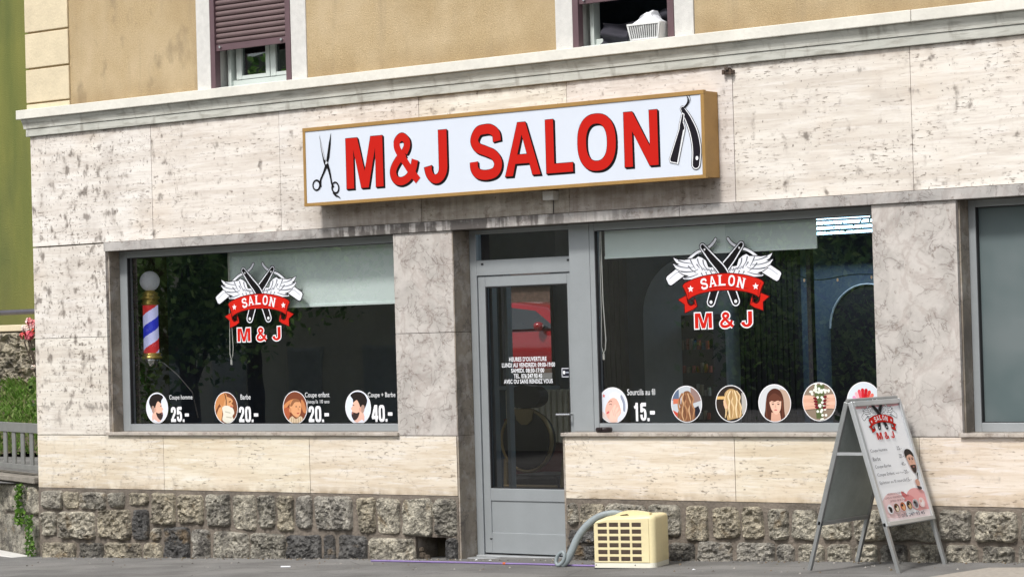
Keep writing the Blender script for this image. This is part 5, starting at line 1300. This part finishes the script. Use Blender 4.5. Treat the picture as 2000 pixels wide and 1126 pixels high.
fl.poly([[tf0(*q) for q in ell(.28, .967, .022, .014, 14)], [tf0(*q) for q in ell(.28, .967, .017, .010, 14)][::-1]], (.3, .3, .34))
# bearded man with razor, six small round pictures
hd_ = lambda pts: [tf0(a, b_) for a, b_ in pts]
fl.poly(hd_(smooth([(.80, .44), (.86, .425), (.94, .45), (.97, .49), (.975, .56), (.95, .60), (.90, .615), (.85, .58), (.82, .52)], 4, True)), (.70, .42, .32))
fl.poly(hd_(smooth([(.79, .48), (.79, .43), (.85, .405), (.93, .415), (.975, .45), (.97, .48), (.91, .455), (.84, .462), (.81, .475)], 4, True)), (.03, .025, .022))
fl.poly(hd_(smooth([(.84, .555), (.88, .548), (.95, .55), (.965, .56), (.95, .605), (.91, .622), (.87, .60)], 4, True)), (.05, .035, .03))
for q in ((.865, .497), (.93, .500)): fl.poly(hd_(ell(*q, .018, .006, 8)), (.05, .03, .03)); fl.poly(hd_(ell(q[0], q[1] - .012, .024, .004, 8)), (.05, .03, .03))
fl.poly(hd_([(.90, .50), (.915, .535), (.885, .535)]), (.58, .32, .24)); fl.poly(hd_(ell(.91, .566, .022, .005, 8)), (.5, .18, .16))
fl.poly(hd_(ribbon([(.955, .62), (.93, .67), (.90, .70)], [.02, .016, .012])), BLK)
fl.poly(hd_(smooth([(.85, .69), (.90, .675), (.94, .695), (.93, .73), (.87, .735)], 4, True)), (.60, .34, .26)); fl.poly(hd_(smooth([(.86, .735), (.94, .745), (.95, .765), (.88, .765)], 4, True)), (.06, .05, .05))
for k, (c1, c2) in enumerate((((.80, .80, .84), HB), ((.19, .07, .03), (.75, .65, .5)), ((.45, .12, .05), (.72, .4, .2)), ((.10, .05, .04), (.6, .42, .22)), ((.35, .36, .38), (.12, .1, .12)), ((.78, .60, .60), (.85, .78, .78)))):
    cx = .13 + k * .145; cv = .900 - k * .004
    fl.poly(hd_(ell(cx, cv, .066, .043, 24)), (.82, .80, .80)); fl.poly(hd_(ell(cx, cv, .060, .039, 24)), c1); fl.poly(hd_(ell(cx + .008, cv + .006, .034, .026, 14)), c2); fl.poly(hd_(ell(cx - .012, cv - .012, .026, .012, 12)), HB if k != 5 else (.7, .4, .35))
fl.build('price_poster', MX @ Vector((0, 0, .0062)), MX.to_3x3() @ Vector((1, 0, 0)), MX.to_3x3() @ Vector((0, 1, 0)), AF)

# =====================================================================
# LEFT SIDE: low wall, railing, alley bank, retaining wall, green house
# =====================================================================
# low boundary wall running back at an angle from the house corner
P0 = Vector((-4.80, .055, 0)); Dv = Vector((-.916, .401, 0)).normalized(); Nv = Vector((-.401, -.916, 0))
ML = Matrix(((-Dv.x, -Nv.x, 0, P0.x), (-Dv.y, -Nv.y, 0, P0.y), (0, 0, 1, 0), (0, 0, 0, 1)))   # local x runs back to the house, -x away; local -y faces the street
def lbox(mb, x0, x1, y0, y1, z0, z1): mb.box(x0, x1, y0, y1, z0, z1, M=ML)
LW = empty('boundary_wall', (0, 0, 0)); tag(LW, 'low rough stone boundary wall with flat slab top beside the house', 'wall')
b = MB(); rr = random.Random(8); bl_ = []
x = -2.6
while x < -.05:
    w0 = .22 + rr.random() * .18; bl_ += [(x, min(-.01, x + w0), -.2, .19), (x + .09, min(-.01, x + w0 + .06), .21, .50)]; x += w0 + .02
bl_ = [(-.30, -.02, -.2, .215), (-.62, -.32, -.2, .215), (-.27, -.02, .235, .50), (-.60, -.29, .235, .50), (-.95, -.64, -.2, .215), (-.95, -.62, .235, .50), (-1.3, -.97, -.2, .5)]
stone_blocks(b, bl_, 0.0, seed=21, amp=.018, M4=ML); b.build('stone_facing', M['rubble'], LW, smooth=True)
b = MB(); lbox(b, -3.0, .0, .004, .25, -.3, .515); b.build('wall_core', M['mortar'], LW)
b = MB(); lbox(b, -3.0, -.33, -.045, .27, .5165, .565); lbox(b, -.325, .03, -.055, .27, .5165, .572); b.build('wall_cap', M['cap'], LW, bev=.008)
FE = empty('metal_railing', (0, 0, 0)); tag(FE, 'grey painted metal railing on top of the low stone wall', 'railing')
b = MB(); lbox(b, -3.0, .02, .06, .10, .955, 1.043); b.build('top_rail', M['galv'], FE, bev=.004)
b = MB(); lbox(b, -3.0, .02, .065, .10, .615, .665); b.build('bottom_rail', M['galv'], FE, bev=.004)
x = -.10
while x > -2.9:
    b = MB(); lbox(b, x - .095, x, .070, .085, .6655, .9545); b.build('baluster', M['galv'], FE, bev=.003); x -= .255
# ground behind the wall
b = MB(); b.add([(-25, .25, .50), (-4.745, .25, .50), (-4.745, 3.9, .51), (-25, 3.9, .51)], [(0, 1, 2, 3)]); o = b.build('path', M['asphalt']); o['kind'] = 'structure'
vs = []
for i in range(61):
    for j in range(9):
        x_ = -16 + i * .19; t = j / 8; vs.append((x_, 3.85 + t * 1.3, .55 + .78 * t ** .8 + .05 * noise.noise(Vector((x_ * 2, t * 4, 0)))))
b = MB(); b.add(vs, [(i * 9 + j, (i + 1) * 9 + j, (i + 1) * 9 + j + 1, i * 9 + j + 1) for i in range(60) for j in range(8)]); o = b.build('bank', M['soil']); o['kind'] = 'structure'
b = MB(); rr = random.Random(31); gc = [(.17, .32, .06), (.24, .40, .09), (.30, .43, .13), (.12, .24, .04), (.32, .34, .15)]
for k in range(17000):
    x_ = -12.2 + rr.random() * 5.6; t = rr.random(); p = Vector((x_, 3.85 + t * 1.3, .53 + .78 * t ** .8)); h = .04 + rr.random() * .08; a = rr.random() * 6.28; c = rr.choice(gc); kk = .6 + rr.random() * .7
    d = Vector((math.cos(a), math.sin(a), 0)); ln = d * h * (.3 + rr.random() * .8); s_ = Vector((-d.y, d.x, 0)) * .008 * (1 + (rr.random() < .2) * 3)
    b.add([p - s_, p + s_, p + ln * .5 + Vector((0, 0, h * .7)) + s_ * .7, p + ln + Vector((0, 0, h))], [(0, 1, 2), (0, 2, 3)], tuple(q * kk for q in c))
o = b.build('grass', M['leaf']); tag(o, 'bright green grass growing on the bank behind the railing', 'grass', kind='stuff')
RW = empty('retaining_wall', (0, 0, 0)); tag(RW, 'rough grey natural stone retaining wall below the green house', 'wall')
b = MB(); stone_blocks(b, [(-12.6, -9.9, .9, 1.925), (-9.9, -6.5, .9, 1.925)], 5.17, step=.022, seed=5, amp=.11); b.build('stone_facing', M['rubble'], RW)
b = MB(); b.box(-16, -5, 5.21, 5.6, .3, 1.93); b.build('wall_core', M['mortar'], RW)
b = MB(); b.box(-16, -5, 5.13, 5.62, 1.932, 2.01); b.build('coping', M['quoin'], RW, bev=.01)
b = MB(); b.tube([(-16, 5.35, 2.165), (-5, 5.35, 2.165)], .032, 12); 
o = b.build('handrail', M['pipe'], smooth=True); tag(o, 'dark round metal handrail above the rough stone retaining wall', 'handrail')
for x_ in (-15, -13, -10.6, -8): 
    b = MB(); b.tube([(x_, 5.35, 2.01), (x_, 5.35, 2.14)], .018, 8); b.build('post', M['pipe'], o)
GH = empty('neighbouring_house', (0, 0, 0)); tag(GH, 'olive green rendered house wall standing beyond the alley', 'house')
b = MB(); b.box(-22, -9.9, 6.6, 12, .3, 9.5); b.build('wall', M['green'], GH)
b = MB(); b.box(-22.3, -9.6, 6.3, 12.3, 9.5, 9.7); b.build('roof', M['roof_op'], GH)
# roses
RS = empty('rose_bush', (-6.98, 2.0, .55)); tag(RS, 'rose bush with pink and white blooms peeking past the house corner', 'rose bush')
rr = random.Random(6); b = MB()
for k in range(6): b.tube([(.1 + k * .02, 0, 0), (.12 + rr.gauss(0, .05), .02, .6), (.0 + rr.gauss(0, .08), 0, 1.2 + rr.random() * .1)], .008, 5)
b.build('stems', M['bark'], RS)
b = MB(); leaf_mesh(b, [(.14 + rr.gauss(0, .06), rr.gauss(0, .08), .5 + rr.random() * .85) for _ in range(90)], .06, rr, GRN); b.build('leaves', M['leaf'], RS)
def bloom(p, r_, cols, seed):
    q = random.Random(seed); m_ = MB()
    for k in range(60):
        dd = Vector((q.gauss(0, 1), q.gauss(0, 1), q.gauss(0, 1))).normalized(); c = Vector(p) + dd * r_ * (.35 + .5 * q.random()); t = dd.orthogonal().normalized(); t.rotate(Matrix.Rotation(q.random() * 6.28, 3, dd)); s_ = dd.cross(t)
        w_ = r_ * .5; cc = q.choice(cols); m_.add([c - t * w_, c - s_ * w_ * .8, c + t * w_, c + s_ * w_ * .8 + dd * w_ * .3], [(0, 1, 2, 3)], cc)
    m_.build('bloom', M['petal'], RS)
pk = [(.82, .30, .33), (.86, .45, .45), (.75, .20, .22), (.88, .60, .58)]; pw_ = [(.85, .70, .60), (.86, .78, .74)]
for i, (px, pz, r_, cl_) in enumerate(((-.05, 1.435, .052, pk), (.015, 1.41, .052, pk), (-.125, 1.375, .045, pw_), (-.085, 1.365, .035, pw_), (-.155, 1.30, .042, [(.75, .10, .10), (.80, .22, .2)]), (-.06, 1.30, .055, [(.72, .10, .14), (.8, .2, .25)]), (.02, 1.35, .036, [(.78, .12, .08)]), (-.01, .98, .034, pw_))):
    bloom((px, 0, pz), r_, cl_, i)
# climbers and weeds on the low wall
rr = random.Random(15); b = MB()
pts = [tuple(ML @ Vector((-.33 - .10 * (.5 - z) + rr.gauss(0, .045), -.05 - rr.random() * .04, z))) for z in [.50 - rr.random() ** 1.1 * .36 for _ in range(170)]]
leaf_mesh(b, pts, .045, rr, [(.10, .22, .03), (.16, .30, .05), (.06, .14, .02)]); o = b.build('climbing_weed', M['leaf']); tag(o, 'green climber hanging down the face of the low stone wall', 'plant')
b = MB(); pts = [tuple(ML @ Vector((-.02 + rr.gauss(0, .05), -.07 - rr.random() * .05, z))) for z in [-.12 + rr.random() ** 1.2 * .36 for _ in range(220)]]
leaf_mesh(b, pts, .038, rr, [(.12, .24, .05), (.18, .32, .07), (.07, .15, .03)]); o = b.build('weed', M['leaf']); tag(o, 'leafy weed growing in the corner between low wall and house', 'plant')
b = MB(); pts = [tuple(ML @ Vector((-.12 + rr.gauss(0, .10), .14 + rr.random() * .05, z))) for z in [.57 + rr.random() ** 2 * .18 for _ in range(90)]]
leaf_mesh(b, pts, .04, rr, [(.14, .26, .04), (.30, .20, .05), (.10, .18, .03)]); o = b.build('wall_top_weed', M['leaf']); tag(o, 'small weeds on the wall slab behind the railing', 'plant')
b = MB(); lbox(b, -1.6, -.14, -.22, -.03, -.33, -.133); o = b.build('kerb', M['surround'], bev=.01); o['kind'] = 'structure'

# =====================================================================
# ACROSS THE STREET (mirrored in the shop glass)
# =====================================================================
b = MB(); b.box(-60, 30, 14, 60, -1.2, .84); o = b.build('car_park', M['asphalt']); o['kind'] = 'structure'
b = MB(); b.add([(-40, 3.9, .5), (9, 3.9, .5), (9, 13.99, .84), (-40, 13.99, .84)], [(0, 1, 2, 3)]); o = b.build('yard', M['asphalt']); o['kind'] = 'structure'
def tree(name, x, y, z, h, cr, seed, label, nl=9500, lo=.2):
    q = random.Random(seed); T = empty(name, (x, y, z)); tag(T, label, 'tree', 'trees across the street')
    b = MB(); b.tube([(0, 0, -.3), (.05, .02, h * .2), (-.04, .05, h * .45), (.03, 0, h * .8)], [.20, .15, .12, .04], 10)
    cl_ = []
    for k in range(26):
        a = q.random() * 6.28; zz = h * (lo + (1 - lo) * q.random()); rad = cr * math.sin(math.pi * min(.95, max(.12, (zz / h - lo) / (1 - lo) * .8 + .15))) * (.35 + .65 * q.random())
        c = Vector((rad * math.cos(a), rad * math.sin(a), zz)); cl_.append(c)
        if k % 2 == 0: b.tube([(0, 0, max(.3, zz * .6)), c * .6 + Vector((0, 0, zz * .3)), c], [.06, .04, .015], 6)
    b.build('trunk', M['bark'], T)
    b = MB(); pts = []
    for _ in range(nl):
        c = q.choice(cl_); pts.append(c + Vector((q.gauss(0, 1), q.gauss(0, 1), q.gauss(0, .8))) * cr * .20)
    leaf_mesh(b, pts, .145, q, TRG); b.build('crown', M['leaf'], T)
for i, (x_, y_, h, c_r, lab, lo) in enumerate(((-16.2, -13.2, 5.2, 2.0, 'broad leafy tree across the street seen mirrored in the left shop window', .42), (-18.8, -17.5, 6.5, 2.4, 'tall dense tree across the street behind the broad one', .42), (-23.5, -16.5, 6.0, 2.6, 'leafy tree at the far left across the street', .1), (-9.5, -23.5, 7.0, 3.0, 'large tree across the street facing the salon door', .1), (-3.5, -24.5, 7.5, 3.2, 'large tree across the street facing the big window', .08), (1.5, -27, 8, 3.4, 'large tree across the street farthest to the right', .08))):
    tree('broadleaf_tree', x_, y_, -.5, h, c_r, 50 + i, lab, lo=lo)
OH = empty('opposite_house', (-19, -22, -.6)); tag(OH, 'pale house with louvred shutters across the street', 'house')
b = MB(); b.box(-9, 3.6, -6, -.0, 0, 5.4); b.build('wall', M['house_op'], OH)
b = MB(); b.box(-9.5, 4.1, -6.5, .5, 5.41, 5.7); b.build('roof', M['roof_op'], OH)
for x_ in (-6.5, -4.7, -2.6, -.6, 1.5):
    s_ = MB(); s_.box(x_ - .45, x_ + .45, .005, .05, .7, 2.2)
    for k in range(18): s_.box(x_ - .40, x_ + .40, .051, .075, .75 + k * .08, .79 + k * .08)
    s_.build('shutter', M['shut_op'], OH)
OW = empty('opposite_garage', (-2, -30, -.6)); tag(OW, 'long dark building far across the street', 'building')
b = MB(); b.box(-12, 16, -6, 0, 0, 6.5); b.build('wall', M['dark_backdrop'], OW); b = MB(); b.box(-12.4, 16.4, -6.4, .4, 6.51, 6.8); b.build('roof', M['roof_op'], OW)  # unseen building, wall darkened to keep the window reflections low

# red car
CX_ = -16.15
RH = empty('rear_house', (-19, 31, .84)); tag(RH, 'brown brick house with white balcony bands behind the red car', 'house')
b = MB(); b.box(-9, 8, 0, 5, 0, 8); b.build('wall', plain('brown_brick', (.09, .055, .04), .9, var=.4, scale=9), RH)
for z_ in (2.0, 2.45, 3.1, 3.6):
    for x_ in (-6, -3.5, -1.2, .8, 3.0, 5.5): b = MB(); b.box(x_ - .8, x_ + .7, -.12, -.005, z_, z_ + .16); b.build('balcony_band', M['white'], RH)
CR = empty('parked_car', (CX_, 23, .84)); tag(CR, 'glossy red car parked in the yard behind, seen through the door glass', 'car')
CR.scale = (1.08, 1.08, 1.0)
sta = [(-2.0, .55, .80, .80, .62), (-1.92, .40, .95, 1.0, .74), (-1.6, .30, .98, 1.40, .80), (-1.0, .26, .96, 1.48, .84), (-.2, .25, .94, 1.49, .85), (.45, .25, .93, 1.38, .85), (.95, .25, .93, 1.03, .85), (1.15, .26, .92, .93, .84), (1.6, .30, .84, .85, .80), (1.95, .36, .70, .71, .70), (2.08, .42, .60, .61, .55)]
b = MB(); vs = []; R_ = 9
for (x_, zl, zb_, zr, hw) in sta:
    cab = max(0, zr - zb_)
    ring_ = [(hw * .92, zl), (hw, zl + .15), (hw, (zl + zb_) / 2), (hw * .97, zb_), (hw * (.97 - .30 * min(1, cab / .5)), zb_ + cab * .9), (hw * .55, zr), (0, zr + .01)]
    for y_, z_ in ring_: vs.append((x_, -y_, z_))
    for y_, z_ in ring_[-2::-1]: vs.append((x_, y_, z_))
n = 13
b.add(vs, [(i * n + j, (i + 1) * n + j, (i + 1) * n + j + 1, i * n + j + 1) for i in range(len(sta) - 1) for j in range(n - 1)] + [tuple(range(n)), tuple((len(sta) - 1) * n + k for k in range(n))[::-1], ])
o = b.build('body', M['carred'], CR, smooth=True)
for sy in (-1, 1):
    b = MB(); wl = [(-1.45, 1.0), (-1.25, 1.36), (-.2, 1.40), (.40, 1.32), (.92, .99), (-.2, .98)]
    b.add([(x_, sy * (.86 - .42 * (z_ - .98) + .005), z_) for x_, z_ in wl], [tuple(range(6)) if sy > 0 else tuple(range(6))[::-1]]); b.build('side_window', M['carglass'], CR)
    b = MB(); b.lathe([(.02, 0), (.06, .02), (.09, .08), (.08, .14), (.03, .17)], (.62, sy * .95, .94), 12); b.build('wing_mirror', M['carred'], CR, smooth=True)
    for x_ in (-1.25, 1.3):
        b = MB(); b.tube([(x_, sy * .68, .31), (x_, sy * .87, .31)], .31, 24); wh = b.build('wheel', M['tyre'], CR, bev=.02)
        b = MB(); b.tube([(x_, sy * .85, .31), (x_, sy * .878, .31)], .20, 20); b.build('rim', M['chrome'], wh)
